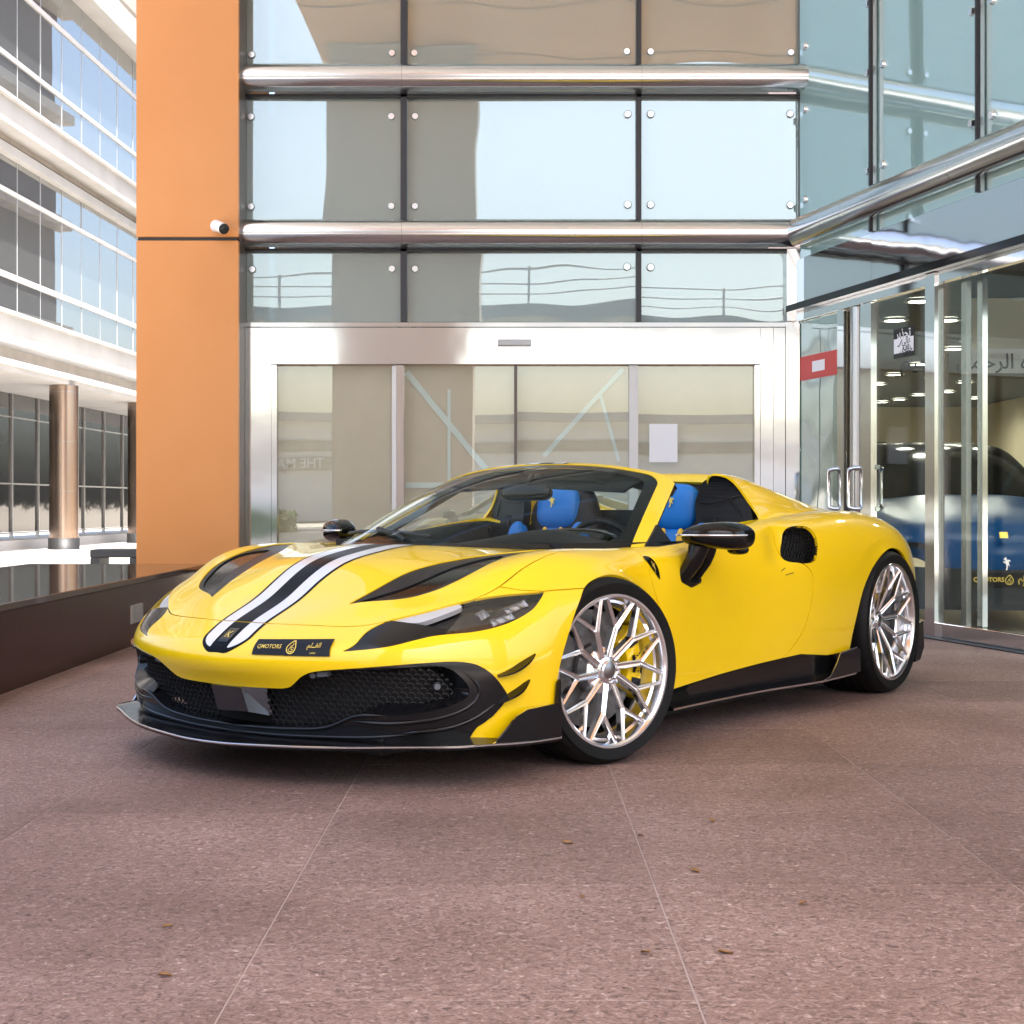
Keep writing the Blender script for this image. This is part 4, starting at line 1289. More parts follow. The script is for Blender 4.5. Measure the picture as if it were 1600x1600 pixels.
# ---- door mirrors
for sg in (1, -1):
    secs = []
    for y, xc, hx, zt, zb in ((.915, -.63, .050, .846, .800), (.93, -.64, .078, .858, .790), (.96, -.66, .098, .872, .782), (1.0, -.685, .110, .881, .776), (1.05, -.71, .112, .885, .770), (1.095, -.735, .102, .878, .768), (1.125, -.752, .080, .862, .776), (1.14, -.762, .045, .842, .798)):
        row = []
        for i in range(24):
            t = 2 * math.pi * i / 24
            cx, cz = math.cos(t), math.sin(t)
            ex = math.copysign(abs(cx) ** .75, cx); ez = math.copysign(abs(cz) ** .85, cz)
            xx = xc + hx * ex * (1.0 if cx > 0 else .72)
            zz = .828 + (zt - .828) * ez if cz > 0 else .828 + (.828 - zb) * ez
            row.append((xx, y * sg, zz))
        secs.append(row)
    V = [p for r_ in secs for p in r_]
    f = [(i * 24 + j, i * 24 + (j + 1) % 24, (i + 1) * 24 + (j + 1) % 24, (i + 1) * 24 + j) for i in range(len(secs) - 1) for j in range(24)]
    f += [tuple(range(23, -1, -1)), tuple(range(7 * 24, 8 * 24))]
    mm = MB().add(V, f, True)
    mo2 = mm.build('door_mirror', 'gloss_black', car, sharp=60)
    md = mo2.modifiers.new('sub', 'SUBSURF'); md.levels = 1; md.render_levels = 2
    # bright line round the housing
    ln = []
    for r_ in secs:
        p = r_[0]
        ln.append((p[0] + .004, p[1], .8295))
    ln = curve3([(ln[0][0] + .02, ln[0][1] - .006 * sg, .83)] + ln, 40)
    MB().tube([tuple(p) for p in ln], .0042, 8).build('bright_line', 'silver_edge', mo2)
    # stalk: two legs rising from the door
    st = MB()
    for (a, b, r0, r1) in (((-.635, .885, .655), (-.66, .955, .79), .034, .040), ((-.735, .890, .65), (-.725, .965, .785), .022, .030)):
        a, b = Vector((a[0], a[1] * sg, a[2])), Vector((b[0], b[1] * sg, b[2]))
        pts = [a.lerp(b, t) + Vector((0, sg * .014 * math.sin(math.pi * t), 0)) for t in (0, .25, .5, .75, 1)]
        st.tube(pts, [r0, r0 * .95, (r0 + r1) / 2, r1, r1 * 1.1], 14)
    st.tube([(-.61, .888 * sg, .652), (-.69, .892 * sg, .636), (-.76, .892 * sg, .642)], [.018, .026, .018], 12)
    st.build('mirror_stalk', 'gloss_black', mo2)
    tb = MB(); tb.add(*rbox(-.79, 1.06 * sg, .768, .035, .045, .02, 2.4, 16), True)
    tb.build('mirror_camera_pod', 'gloss_black', mo2)

# ---- badges, plate, handle seams, fender shields
def patch(name, quad, nx, ny, mat, off, axis, parent, thick=.0):
    """a flat thing laid on the skin: quad corners (2-D in the projection plane) -> gridded patch following the body"""
    M_ = []
    for j in range(ny + 1):
        for i in range(nx + 1):
            a, b = i / nx, j / ny
            q = [quad[0][k] * (1 - a) * (1 - b) + quad[1][k] * a * (1 - b) + quad[2][k] * a * b + quad[3][k] * (1 - a) * b for k in (0, 1)]
            p, n = axis(q)
            p = p + n * off
            M_.append(tuple(p))
    f = [(j * (nx + 1) + i, j * (nx + 1) + i + 1, (j + 1) * (nx + 1) + i + 1, (j + 1) * (nx + 1) + i) for j in range(ny) for i in range(nx)]
    return MB().add(M_, f, True).build(name, mat, parent)
def quad_at(quad, a, b):
    return [quad[0][k] * (1 - a) * (1 - b) + quad[1][k] * a * (1 - b) + quad[2][k] * a * b + quad[3][k] * (1 - a) * b for k in (0, 1)]
AXF = lambda q: on_body((3, q[0], q[1]), (-1, 0, 0))
AXT = lambda q: on_body((q[0], q[1], 3), (0, 0, -1))
AXS = lambda q: on_body((q[0], 3, q[1]), (0, -1, 0))
plq = [(.169, .438), (.458, .442), (.443, .494), (.159, .484)]
pl = patch('number_plate', plq, 24, 5, 'plate_black', .006, AXF, car)
def text_on(body, quad, axis, ca, cb, h, wscale, mat, parent, name, off, aspect, bold=0.):
    """lettering laid on a quad patch: centre (ca, cb), height h as a fraction of the quad; aspect = quad width / height"""
    v, f = text_geo(body, 1.0, bold)
    v2 = []
    for p in v:
        a = ca + p[0] * h * wscale / aspect
        b = cb + p[1] * h
        q, n = axis(quad_at(quad, a, b))
        v2.append(tuple(q + n * off))
    return MB().add(v2, f).build(name, mat, parent)
def drop_logo(put, mat, parent, name='drop_emblem'):
    """gold drop-shaped ring with a calligraphic stroke inside; put(x, y) -> 3-D point, unit square"""
    m = MB()
    out, inn = [], []
    for i in range(40):
        t = 2 * math.pi * i / 40
        r_ = .40
        x, y = r_ * math.sin(t), -.08 - r_ * math.cos(t)
        k_ = max(0, math.cos(t - math.pi))
        y += .16 * k_ ** 6; x += .05 * k_ ** 6
        out.append((x, y)); inn.append((x * .80, (y + .08) * .80 - .08))
    V = [put(*p) for p in out + inn]
    m.add(V, [(i, (i + 1) % 40, 40 + (i + 1) % 40, 40 + i) for i in range(40)])
    def stroke(pts, w):
        P = np.array(pts, float)
        d = np.gradient(P, axis=0); d /= np.linalg.norm(d, axis=1, keepdims=True) + 1e-9
        nrm_ = np.stack([-d[:, 1], d[:, 0]], 1)
        ws_ = w * np.sin(np.linspace(.35, math.pi - .35, len(P)))[:, None]
        A_, B_ = P + nrm_ * ws_, P - nrm_ * ws_
        k_ = len(P)
        m.add([put(*p) for p in np.concatenate([A_, B_])], [(i, i + 1, k_ + i + 1, k_ + i) for i in range(k_ - 1)])
    th_ = np.linspace(0, 1, 14)
    stroke([(.10 * math.sin(6 * t) - .02 + .10 * t, .30 - .42 * t) for t in th_], .028)
    stroke([(-.24 + .20 * t, -.20 + .30 * t ** 2) for t in th_], .026)
    stroke([(-.20 + .42 * t, -.22 - .10 * math.sin(math.pi * t)) for t in th_], .030)
    stroke([(.12 + .10 * math.cos(6.2 * t), -.10 + .09 * math.sin(6.2 * t)) for t in th_], .026)
    stroke([(-.05 + .02 * t, -.05 + .18 * t) for t in th_], .022)
    return m.build(name, mat, parent)
text_on('QMOTORS', plq, AXF, .22, .52, .34, 1.12, 'gold', pl, 'plate_lettering', .0075, 5.6, .014)
text_on('\ufee2\ufee0\u0640\u0640\ufed8\ufedf\u0627', plq, AXF, .80, .60, .38, 1.0, 'gold', pl, 'plate_lettering', .0075, 5.6, .01)
text_on('\ufeaf\ufead\ufeee\ufe97\ufeee\ufee3', plq, AXF, .80, .20, .16, 1.0, 'gold', pl, 'plate_lettering', .0075, 5.6, .008)
def plput(x, y):
    q, n = AXF(quad_at(plq, .52 + x * .86 / 5.6, .50 + y * .86))
    return tuple(q + n * .0076)
drop_logo(plput, 'gold', pl)
# badge on the nose
bq = [(1.018, -.024), (1.018, .024), (.955, .024), (.955, -.024)]
bd = patch('nose_badge', bq, 6, 8, 'gloss_black', .0026, AXT, car)
text_on('K', bq, AXT, .5, .5, .62, 1.0, 'gold', bd, 'badge_letter', .0036, .76, .02)
# shield badges on the front wings
for sg in (1, -1):
    SH = [(-.385, .745), (-.405, .748), (-.435, .738), (-.452, .70), (-.449, .655), (-.425, .68), (-.40, .715)]
    V, V2 = [], []
    pts = smooth_poly(SH, 4, (4,))
    for p in pts:
        q, n = AXS(p); q2 = q + n * .003
        V.append((q2.x, q2.y * sg, q2.z))
    tr_ = [tuple(t) for t in tessellate_polygon([[Vector((p[0], p[1], 0)) for p in pts]])]
    so = MB().add(V, tr_).build('wing_badge', 'gloss_black', car)
    hm = MB()
    hv = []
    for p in HORSE:
        q, n = AXS((-.425 - p[0] * .028 * 1 - .0, .705 + p[1] * .05)); q2 = q + n * .0045
        hv.append((q2.x, q2.y * sg, q2.z))
    hm.add(hv, [tuple(t) for t in tessellate_polygon([[Vector((p[0], p[1], 0)) for p in HORSE]])])
    hm.build('horse_emblem', 'gold', so)
    # door handle outline
    m = MB()
    for a, b in (((-1.452, .655), (-1.487, .668)), ((-1.545, .645), (-1.483, .636))):
        qa, na = AXS(a); qb, nb = AXS(b)
        m.bar(((qa + na * .0005).x, sg * (qa + na * .0005).y, qa.z), ((qb + nb * .0005).x, sg * (qb + nb * .0005).y, qb.z), .003, .003, (0, 1, 0))
    m.build('door_handle_seam', 'liner', car)
    # buttress base seam
# ---- wheels
def wheel(Rt, Rr, wt, dish, caliper, cal_side):
    """built with its outer rim plane at y = 0, outwards = +y; returns the part object (tyre) with sub-parts"""
    w = MB()
    tp = [(Rr - .006, .000), (Rr + .004, .006), (Rr + .022, .010), ((Rt + Rr) / 2 + .01, .014), (Rt - .028, .010), (Rt - .012, -.002), (Rt - .003, -.020), (Rt, -.045)]
    nt_ = 5
    for k_ in range(nt_):
        y0 = -.05 - (wt - .10) * k_ / nt_
        y1 = -.05 - (wt - .10) * (k_ + 1) / nt_
        tp += [(Rt, y0), (Rt, y1 + .010), (Rt - .007, y1 + .008), (Rt - .007, y1 + .002)]
    tp += [(Rt, -wt + .05), (Rt - .004, -wt + .02), (Rt - .02, -wt), (Rr, -wt)]
    w.lathe(tp, 96)
    tyre = w.build('wheel', 'rubber', car, sharp=38)
    m = MB()
    bp = [(Rr + .004, -.004), (Rr + .005, .004), (Rr + .002, .0075), (Rr - .006, .007), (Rr - .013, .001), (Rr - .018, -.012), (Rr - .021, -.03), (Rr - .030, -.036), (Rr - .034, -.075), (Rr - .040, -.085), (Rr - .047, -wt + .02), (Rr - .04, -wt)]
    m.lathe(bp, 96)
    m.build('rim', 'alloy', tyre, sharp=28)
    # ten forked spokes
    def spoke_mesh():
        s = MB()
        hub = -dish
        def prof_bar(p0, p1, w0, w1, h0, h1, z0, z1, dp=.022):
            a = Vector((p0[0], z0, p0[1])); b = Vector((p1[0], z1, p1[1]))
            d = Vector((b.x - a.x, 0, b.z - a.z)).normalized(); sdv = Vector((-d.z, 0, d.x))
            V = []
            for p, ww in ((a, w0), (b, w1)):
                V += [p + sdv * ww * .5 + Vector((0, -dp, 0)), p + sdv * ww * .5 + Vector((0, -.004, 0)), p + sdv * ww * .32, p + sdv * ww * .06 + Vector((0, -.0035, 0)), p - sdv * ww * .06 + Vector((0, -.0035, 0)), p - sdv * ww * .32, p - sdv * ww * .5 + Vector((0, -.004, 0)), p - sdv * ww * .5 + Vector((0, -dp, 0))]
            f = [(i, i + 1, 8 + i + 1, 8 + i) for i in range(7)] + [(7, 0, 8, 15)]
            f += [tuple(range(7, -1, -1)), tuple(range(8, 16))]
            s.add(V, f)
        rf = Rr * .585
        pol = lambda r_, a: (r_ * math.cos(a), r_ * math.sin(a))
        bend = .055
        prof_bar(pol(.050, -.06), pol(rf, bend), .027, .0235, 0, 0, hub + .004, hub * .42, .032)
        prof_bar(pol(rf - .006, bend), pol(Rr - .012, .262), .0215, .0145, 0, 0, hub * .42, -.001, .028)
        prof_bar(pol(rf - .004, bend), pol(Rr - .012, -.235), .0195, .0140, 0, 0, hub * .42 - .002, -.003, .026)
        return s.mesh('spoke')
    sm_ = spoke_mesh()
    sm_.materials.append(MATS['alloy'])
    for k_ in range(10):
        o = bpy.data.objects.new('spoke', sm_)
        C.objects.link(o); o.parent = tyre
        o.rotation_euler = (0, 2 * math.pi * k_ / 10 + .16, 0)
    m = MB()
    m.lathe([(.0, -dish + .012), (.030, -dish + .012), (.034, -dish + .009), (.036, -dish), (.058, -dish - .004), (.082, -dish - .012), (.088, -dish - .02), (.088, -dish - .08), (0.0, -dish - .08)], 40)
    m.build('hub', 'alloy', tyre, sharp=35)
    MB().lathe([(.0, -dish + .0145), (.026, -dish + .0145), (.030, -dish + .012)], 32).build('hub_cap', 'alloy_dark', tyre)
    nm = None
    for k_ in range(5):
        a = 2 * math.pi * k_ / 5 + .3
        x, z = .060 * math.cos(a), .060 * math.sin(a)
        if nm is None:
            o = MB().tube([(0, -.01, 0), (0, .003, 0)], [.0105, .009], 6).build('wheel_nut', 'alloy_dark', tyre); nm = o.data
        else:
            o = bpy.data.objects.new('wheel_nut', nm); C.objects.link(o); o.parent = tyre
        o.location = (x, -dish, z)
    yd = -dish - .085
    m = MB()
    Rd = Rr - .062
    m.lathe([(.09, yd), (Rd, yd), (Rd, yd - .034), (.09, yd - .034)], 64)
    m.lathe([(.0, yd + .025), (.085, yd + .025), (.094, yd + .002)], 40)
    m.build('brake_disc', 'disc', tyre, sharp=35)
    # caliper: thick arc with recesses
    cm = MB()
    a0 = cal_side - .62; a1 = cal_side + .62
    ro, ri = Rd + .012, Rd - .085
    prof_c = [(ri, yd + .006), (ri + .01, yd + .05), (ri + .035, yd + .058), (ro - .02, yd + .055), (ro, yd + .038), (ro, yd - .05), (ri, yd - .05)]
    V = []
    na = 18
    for i in range(na):
        a = a0 + (a1 - a0) * i / (na - 1)
        e_ = 1 - .35 * abs(2 * i / (na - 1) - 1) ** 6
        for (r_, y) in prof_c:
            V.append((r_ * math.cos(a), yd + (y - yd) * e_, r_ * math.sin(a)))
    k7 = len(prof_c)
    f = [(i * k7 + j, i * k7 + (j + 1) % k7, (i + 1) * k7 + (j + 1) % k7, (i + 1) * k7 + j) for i in range(na - 1) for j in range(k7)]
    f += [tuple(range(k7)), tuple(range((na - 1) * k7, na * k7))]
    cm.add(V, f)
    cal = cm.build('brake_caliper', 'yellow', tyre, sharp=30)
    m = MB()
    for (s0, s1) in ((-.50, -.34), (-.16, .24), (.34, .50)):
        V = []
        for i in range(8):
            a = cal_side + s0 + (s1 - s0) * i / 7
            for r_ in (ri + .028, ro - .022):
                V.append((r_ * math.cos(a), yd + .0595, r_ * math.sin(a)))
        m.add(V, [(2 * i, 2 * i + 1, 2 * i + 3, 2 * i + 2) for i in range(7)])
    m.build('caliper_panel', 'satin_black', cal)
    v, f = text_geo('FERRARI', .030, .001)
    v2 = []
    rm = (ri + ro) / 2 + .003
    for p in v:
        a = cal_side + .04 - p[0] / rm
        r_ = rm + p[1]
        v2.append((r_ * math.cos(a), yd + .061, r_ * math.sin(a)))
    MB().add(v2, f).build('caliper_lettering', 'yellow', cal)
    return tyre
def mir_tree(o):
    c = copy_tree(o, None)
    return c
fw = wheel(.343, .279, .265, .030, True, math.pi - .10)
rw = wheel(.361, .292, .33, .075, True, .10)
STEER = R(13)
def place(o, x, y, z, steer, left):
    o.parent = car
    o.location = (x, y, z)
    o.rotation_euler = (0, 0, (0 if left else math.pi) - steer)
place(fw, 0, .965, .343, STEER, True)
place(rw, -2.6, .978, .361, 0, True)
fw2, rw2 = copy_tree(fw, car), copy_tree(rw, car)
place(fw2, 0, -.965, .343, STEER, False)
place(rw2, -2.6, -.978, .361, 0, False)
# wheel-well liners and floor
for (x, rr_, z, yy) in ((-.03, .42, .33, .70), (-2.55, .44, .35, .66)):
    for sg in (1, -1):
        m = MB()
        pts = [(rr_ * math.cos(t), rr_ * math.sin(t)) for t in np.linspace(-.5, math.pi + .5, 30)]
        V = [(x + a, sg * .955, z + b) for a, b in pts] + [(x + a, sg * (yy - .15), z + b) for a, b in pts]
        Lp = [(x + .36 * math.cos(t), sg * .93, z + .36 * math.sin(t)) for t in np.linspace(-.5, math.pi + .5, 30)]
        n_ = 30
        V = [(x + (rr_ - .045) * math.cos(t), sg * .84, z + (rr_ - .045) * math.sin(t)) for t in np.linspace(-.6, math.pi + .6, n_)] + [(x + (rr_ - .02) * math.cos(t), sg * (yy - .15), z + (rr_ - .045) * math.sin(t)) for t in np.linspace(-.6, math.pi + .6, n_)]
        m.add(V, [(i, i + 1, n_ + i + 1, n_ + i) for i in range(n_ - 1)], True)
        m.add([V[n_ + i] for i in range(n_)], [tuple(range(n_))])
        m.build('wheel_well', 'liner', car)
m = MB()
m.box(-3.2, .86, -.60, .60, .112, .17)
m.box(-2.05, -.46, -.88, .88, .115, .168)
m.build('floor_pan', 'liner', car)
# tail: closing panel and lamps (out of sight from the front, but there)
m = MB().prism([(-.80, .22), (.80, .22), (.74, .56), (.60, .68), (-.60, .68), (-.74, .56)], lambda p: (-3.40, p[0], p[1]), lambda p: (-3.36, p[0], p[1]))
m.build('rear_panel', 'satin_black', car)

# ================================================================= GROUND AND PAVING
HZ = 789.0
def at(u, v, Y):
    """photo pixel (1600 wide) at depth Y -> world X, Z"""
    return ((u - 800) * Y / FPX, CAM_H + (HZ - v) * Y / FPX)
m = MB(); m.add([(-400, -400, -.06), (400, -400, -.06), (400, 400, -.06), (-400, 400, -.06)], [(0, 1, 2, 3)])
tag(m.build('ground', 'sand'), kind='structure')
m = MB(); m.box(-60, -2.9, -1.5, 60, -.30, -.004); m.box(-60, 40, -9, -3.3, -.30, -.004)
tag(m.build('plaza', 'plaza'), kind='structure')
m = MB(); m.box(-200, 200, -30, -9.2, -.30, -.03)
tag(m.build('road', 'asphalt'), kind='structure')
m = MB(); m.add([(-2.9, -3.3, -.0016), (8, -3.3, -.0016), (8, 13.4, -.0016), (-2.9, 13.4, -.0016)], [(0, 1, 2, 3)])
paving = tag(m.build('paving', 'mortar'), kind='structure')
TX, TY, JO = .9, .87, .0019
tms = []
for k in range(4):
    m = MB()
    a, b, c = TX / 2 - JO, TY / 2 - JO, .0008
    V = [(-a, -b, -.02), (a, -b, -.02), (a, b, -.02), (-a, b, -.02), (-a, -b, -c), (a, -b, -c), (a, b, -c), (-a, b, -c), (-a + c, -b + c, 0), (a - c, -b + c, 0), (a - c, b - c, 0), (-a + c, b - c, 0)]
    m.add(V, [(0, 1, 5, 4), (1, 2, 6, 5), (2, 3, 7, 6), (3, 0, 4, 7), (4, 5, 9, 8), (5, 6, 10, 9), (6, 7, 11, 10), (7, 4, 8, 11), (8, 9, 10, 11)])
    tm = m.mesh('tile'); tm.materials.append(MATS['tile']); tms.append(tm)
for i in range(-3, 6):
    for j in range(-1, 12):
        o = bpy.data.objects.new('tile', tms[(i * 3 + j) % 4])
        C.objects.link(o); o.parent = paving
        o.location = (-.545 + (i + .5) * TX - .0, 2.87 + (j + .5) * TY, rng.uniform(-.0006, .0006))
        o.rotation_euler = (rng.uniform(-.0006, .0006), rng.uniform(-.0006, .0006), 0)

# ================================================================= SHOWROOM BUILDING
FY = 12.9                                    # depth of the glass front
bld = thing('showroom_building', 'glass fronted showroom with orange clad pillar and polished steel rails', 'building', (0, 0, 0))
X = lambda u: (u - 800) * FY / FPX
Zf = lambda v: CAM_H + (HZ - v) * FY / FPX
# orange pillar: two cladding panels with a dark joint
PY = 12.57
px0, px1 = at(213, 0, PY)[0], at(372.5, 0, PY)[0]
zj = at(0, 373, PY)[1]
m = MB().box(px0, px1, PY, PY + 1.6, .40, zj - .014, .006)
pil = m.build('pillar', 'orange_panel', bld)
m = MB().box(px0, px1, PY, PY + 1.6, zj + .014, 9.4, .006); m.build('pillar_panel', 'orange_panel', pil)
m = MB().box(px0 + .012, px1 - .012, PY + .012, PY + 1.58, .38, 9.4); m.build('panel_joint', 'dark_joint', pil)
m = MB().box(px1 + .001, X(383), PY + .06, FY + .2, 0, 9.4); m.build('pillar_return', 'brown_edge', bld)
# mullions
COLS = [383, 630.5, 998, 1255]
def vbar(u0, u1, z0, z1, y0, y1, name, mat):
    return MB().box(X(u0), X(u1), y0, y1, z0, z1).build(name, mat, bld)
for u0, u1 in ((626, 636), (994, 1002)):
    vbar(u0, u1, Zf(503), 9.4, FY - .02, FY + .16, 'mullion', 'mullion')
vbar(1251, 1262, Zf(350), 9.4, FY - .03, FY + .2, 'mullion', 'mullion')
# glass panes, each with its own fixing bolts; slightly out of plane like real panes
def pane(name, x0, x1, z0, z1, y, mat, parent, tilt=(0, 0), bolts=(), th=.012):
    w, h = (x1 - x0) / 2, (z1 - z0) / 2
    o = MB().box(-w, w, -th / 2, th / 2, -h, h).build(name, mat, parent)
    o.location = ((x0 + x1) / 2, y, (z0 + z1) / 2)
    o.rotation_euler = (tilt[0], 0, tilt[1])
    for bx, bz in bolts:
        b = MB().tube([(bx - o.location.x, -th / 2 - .022, bz - o.location.z), (bx - o.location.x, -th / 2 - .012, bz - o.location.z), (bx - o.location.x, -th / 2 + .001, bz - o.location.z)], [.026, .034, .034], 20)
        b.build('bolt', 'bolt', o)
        d = 1 if bz < (z0 + z1) / 2 else 1
        MB().bar((bx - o.location.x, th / 2 + .02, bz - o.location.z), (bx - o.location.x, th / 2 + .02, bz - o.location.z - (.16 if z1 > 6 else (-.16 if bz > (z0 + z1) / 2 else .16))), .018, .018, (0, 1, 0)).build('bolt_arm', 'steel_dull', o)
    return o
rows = [(Zf(105), 9.3, [(612, 81), (647, 81), (392, 84), (980, 79), (1017, 79), (1237, 80)]),
        (Zf(348), Zf(150), [(391, 181), (611, 180), (648, 180), (391, 322), (611, 321), (648, 321), (981, 177), (1017, 177), (1236, 176), (981, 319), (1017, 319), (1236, 319)]),
        (Zf(503), Zf(391), [(393, 420), (612, 419), (648, 419), (980, 416), (1017, 417)])]
tilts = [[(.000, .004), (-.001, -.006), (.001, .003)], [(-.008, .007), (-.0085, -.005), (-.006, .008)], [(.002, .003), (.004, -.008), (.000, .005)]]
for r_, (z0, z1, bl) in enumerate(rows):
    for c_ in range(3):
        x0 = X(COLS[c_] + (4 if c_ else 1)); x1 = X(COLS[c_ + 1] - 4)
        if r_ == 2 and c_ == 2:
            x1 = X(1228)
        bb = [(X(u), Zf(v)) for u, v in bl if x0 < X(u) < x1]
        pane('glass_pane', x0, x1, z0, z1, FY + .05, 'facade_glass', bld, tilts[r_][c_], bb)
# room behind the upper glass
MB().box(X(384), X(1250), FY + .7, FY + .72, Zf(306), Zf(152)).build('roller_blind', 'white_stone', bld)
MB().box(X(700), X(702), FY + .69, FY + .70, Zf(306), Zf(152)).build('blind_seam', 'grey_stone', bld)
m = MB().box(X(383), X(1250), FY + 1.6, FY + 1.7, Zf(503), 9.4); m.build('inner_wall', 'room', bld)
m = MB().box(X(383), X(1250), FY + .2, FY + 1.7, Zf(506), Zf(500)); m.build('inner_sill', 'room', bld)
# round steel rails
def rail(pts, r, name, joints=()):
    o = MB().tube(pts, r, 40).build(name, 'steel_tube', bld)
    for p, d in joints:
        p, d = Vector(p), Vector(d).normalized() * .003
        MB().tube([p - d, p + d], r + .0012, 40).build('rail_joint', 'steel_dull', o)
    return o
RR = .118
ry = FY - .09
z1_, z2_ = Zf(126.5) - .05 * 0, Zf(367.5)
XL = at(372, 0, ry)[0]
rail([(XL, ry, z1_), (at(1268, 0, ry)[0], ry, z1_)], RR, 'steel_rail', [((X(630), ry, z1_), (1, 0, 0)), ((X(1000), ry, z1_), (1, 0, 0))])
WD = Vector((.2487, -.9686, 0)); WN = Vector((-.9686, -.2487, 0))        # wing: direction towards the camera, outward normal
C0 = Vector((X(1248), FY, 0))
def wing(t, z, off=0.):
    p = C0 + WD * t + WN * off
    return Vector((p.x, p.y, z))
def t_of(u):
    k = (u - 800) / FPX
    return (C0.x - k * C0.y) / (k * WD.y - WD.x)
rail([(XL, ry, z2_), (X(1000), ry, z2_), (X(1238), ry, z2_)], RR, 'steel_rail', [((X(630), ry, z2_), (1, 0, 0)), ((X(1000), ry, z2_), (1, 0, 0))])
q0 = Vector((X(1240), ry, z2_)); q1 = wing(6.5, z2_, .1)
dd = (q1 - q0).normalized()
def onr(u):
    k = (u - 800) / FPX
    s_ = (q0.x - k * q0.y) / (k * dd.y - dd.x)
    return q0 + dd * s_
rail([q0 - dd * .02, q1], RR, 'steel_rail', [(onr(1335), dd), (onr(1499), dd)])
# dark bands under the rails that stand in for their joint shadow
for zz in (z1_ - RR - .012, z2_ - RR - .012):
    MB().box(X(383), X(1252), FY - .02, FY + .1, zz - .012, zz + .012).build('rail_shadow_band', 'mullion', bld)
# entrance: polished steel surround with papered sliding doors
DZ = Zf(571); HZ1 = Zf(506)
def plate(u0, u1, v0, v1, y0, y1, name, mat='steel', parent=None, ch=.004):
    return MB().box(X(u0), X(u1), y0, y1, Zf(v1) if v1 is not None else 0, Zf(v0), ch).build(name, mat, parent or bld)
plate(425, 1187, 512, 570, FY - .03, FY + .12, 'door_header')
plate(383, 1247, 503.5, 511.5, FY - .02, FY + .12, 'header_cap')
plate(384, 424.5, 512, None, FY - .03, FY + .12, 'door_jamb')
plate(1187.5, 1207, 512, None, FY - .03, FY + .12, 'door_jamb')
plate(1208, 1226, 512, None, FY - .025, FY + .12, 'door_jamb')
plate(1226.5, 1247.5, 506, None, FY - .05, FY + .12, 'corner_post')
plate(1228, 1248, 390, 503, FY - .05, FY + .12, 'corner_post', 'steel')
plate(424.7, 433, 570.5, None, FY - .02, FY + .10, 'door_frame')
plate(612.5, 619, 570.5, None, FY + .0, FY + .10, 'door_frame', 'white_metal')
plate(619.3, 631, 570.5, None, FY - .02, FY + .10, 'door_frame')
plate(803.5, 808, 570.5, None, FY + .0, FY + .08, 'door_frame', 'brown_edge')
plate(983, 997, 570.5, None, FY - .01, FY + .10, 'door_frame', 'white_metal')
plate(1178.5, 1187, 570.5, None, FY - .02, FY + .10, 'door_frame')
sb = plate(778, 830, 532, 541.5, FY - .085, FY - .03, 'door_sensor', 'alloy_dark')
DP = [(433, 612.5), (631, 803.5), (808, 983), (997, 1178.5)]
dt = [(.002, .003), (.001, -.004), (.002, .003), (.001, -.002)]
for (u0, u1), t_ in zip(DP, dt):
    g = pane('door_pane', X(u0) + .002, X(u1) - .002, .01, DZ - .004, FY + .04, 'door_glass', bld, t_)
# brown paper sheets taped up inside the doors
kz = DZ + .02
sheets = [(430, 517, 0), (516, 550, 1), (549, 616, 0), (628, 703, 1), (702, 725, 0), (724, 805, 1), (806, 900, 0), (899, 985, 1), (995, 1100, 0), (1099, 1180, 1)]
pr = MB().box(X(428), X(1184), FY + .12, FY + .125, 0, kz).build('paper_backing', 'kraft', bld)
for u0, u1, k in sheets:
    MB().box(X(u0), X(u1), FY + .095 + .006 * k, FY + .097 + .006 * k, 0, kz).build('brown_paper', 'kraft', pr)
def strip(u0, v0, u1, v1, w, y=FY + .088, nm='tape_strip'):
    MB().bar((X(u0), y, Zf(v0)), (X(u1), y, Zf(v1)), w, .002, (0, 1, 0)).build(nm, 'tape', pr)
strip(634, 580, 742, 712, .052); strip(742, 712, 790, 770, .052, FY + .0885)
strip(975, 575, 940, 612, .04); strip(940, 612, 850, 712, .04, FY + .0885)
strip(701, 607, 701, 770, .028, FY + .086); strip(633, 758, 720, 758, .05, FY + .0855)
strip(614, 575, 614, 880, .03, FY + .09)
strip(938, 612, 968, 720, .03, FY + .087, 'paper_fold')
# notice on the right-hand sliding door
no = tag(MB().box(X(1015), X(1059), FY + .028, FY + .030, Zf(722), Zf(662)).build('notice', 'paper'), 'white printed notice sheet stuck to the glass entrance door', 'notice')
m = MB()
for i in range(14):
    z = Zf(668 + i * 3.6)
    m.box(X(1020), X(1020 + rng.uniform(22, 34)), FY + .0265, FY + .0275, z - .004, z)
tag(m.build('printed_lines', 'paper', no), kind='stuff')
no.rotation_euler = (0, 0, 0)

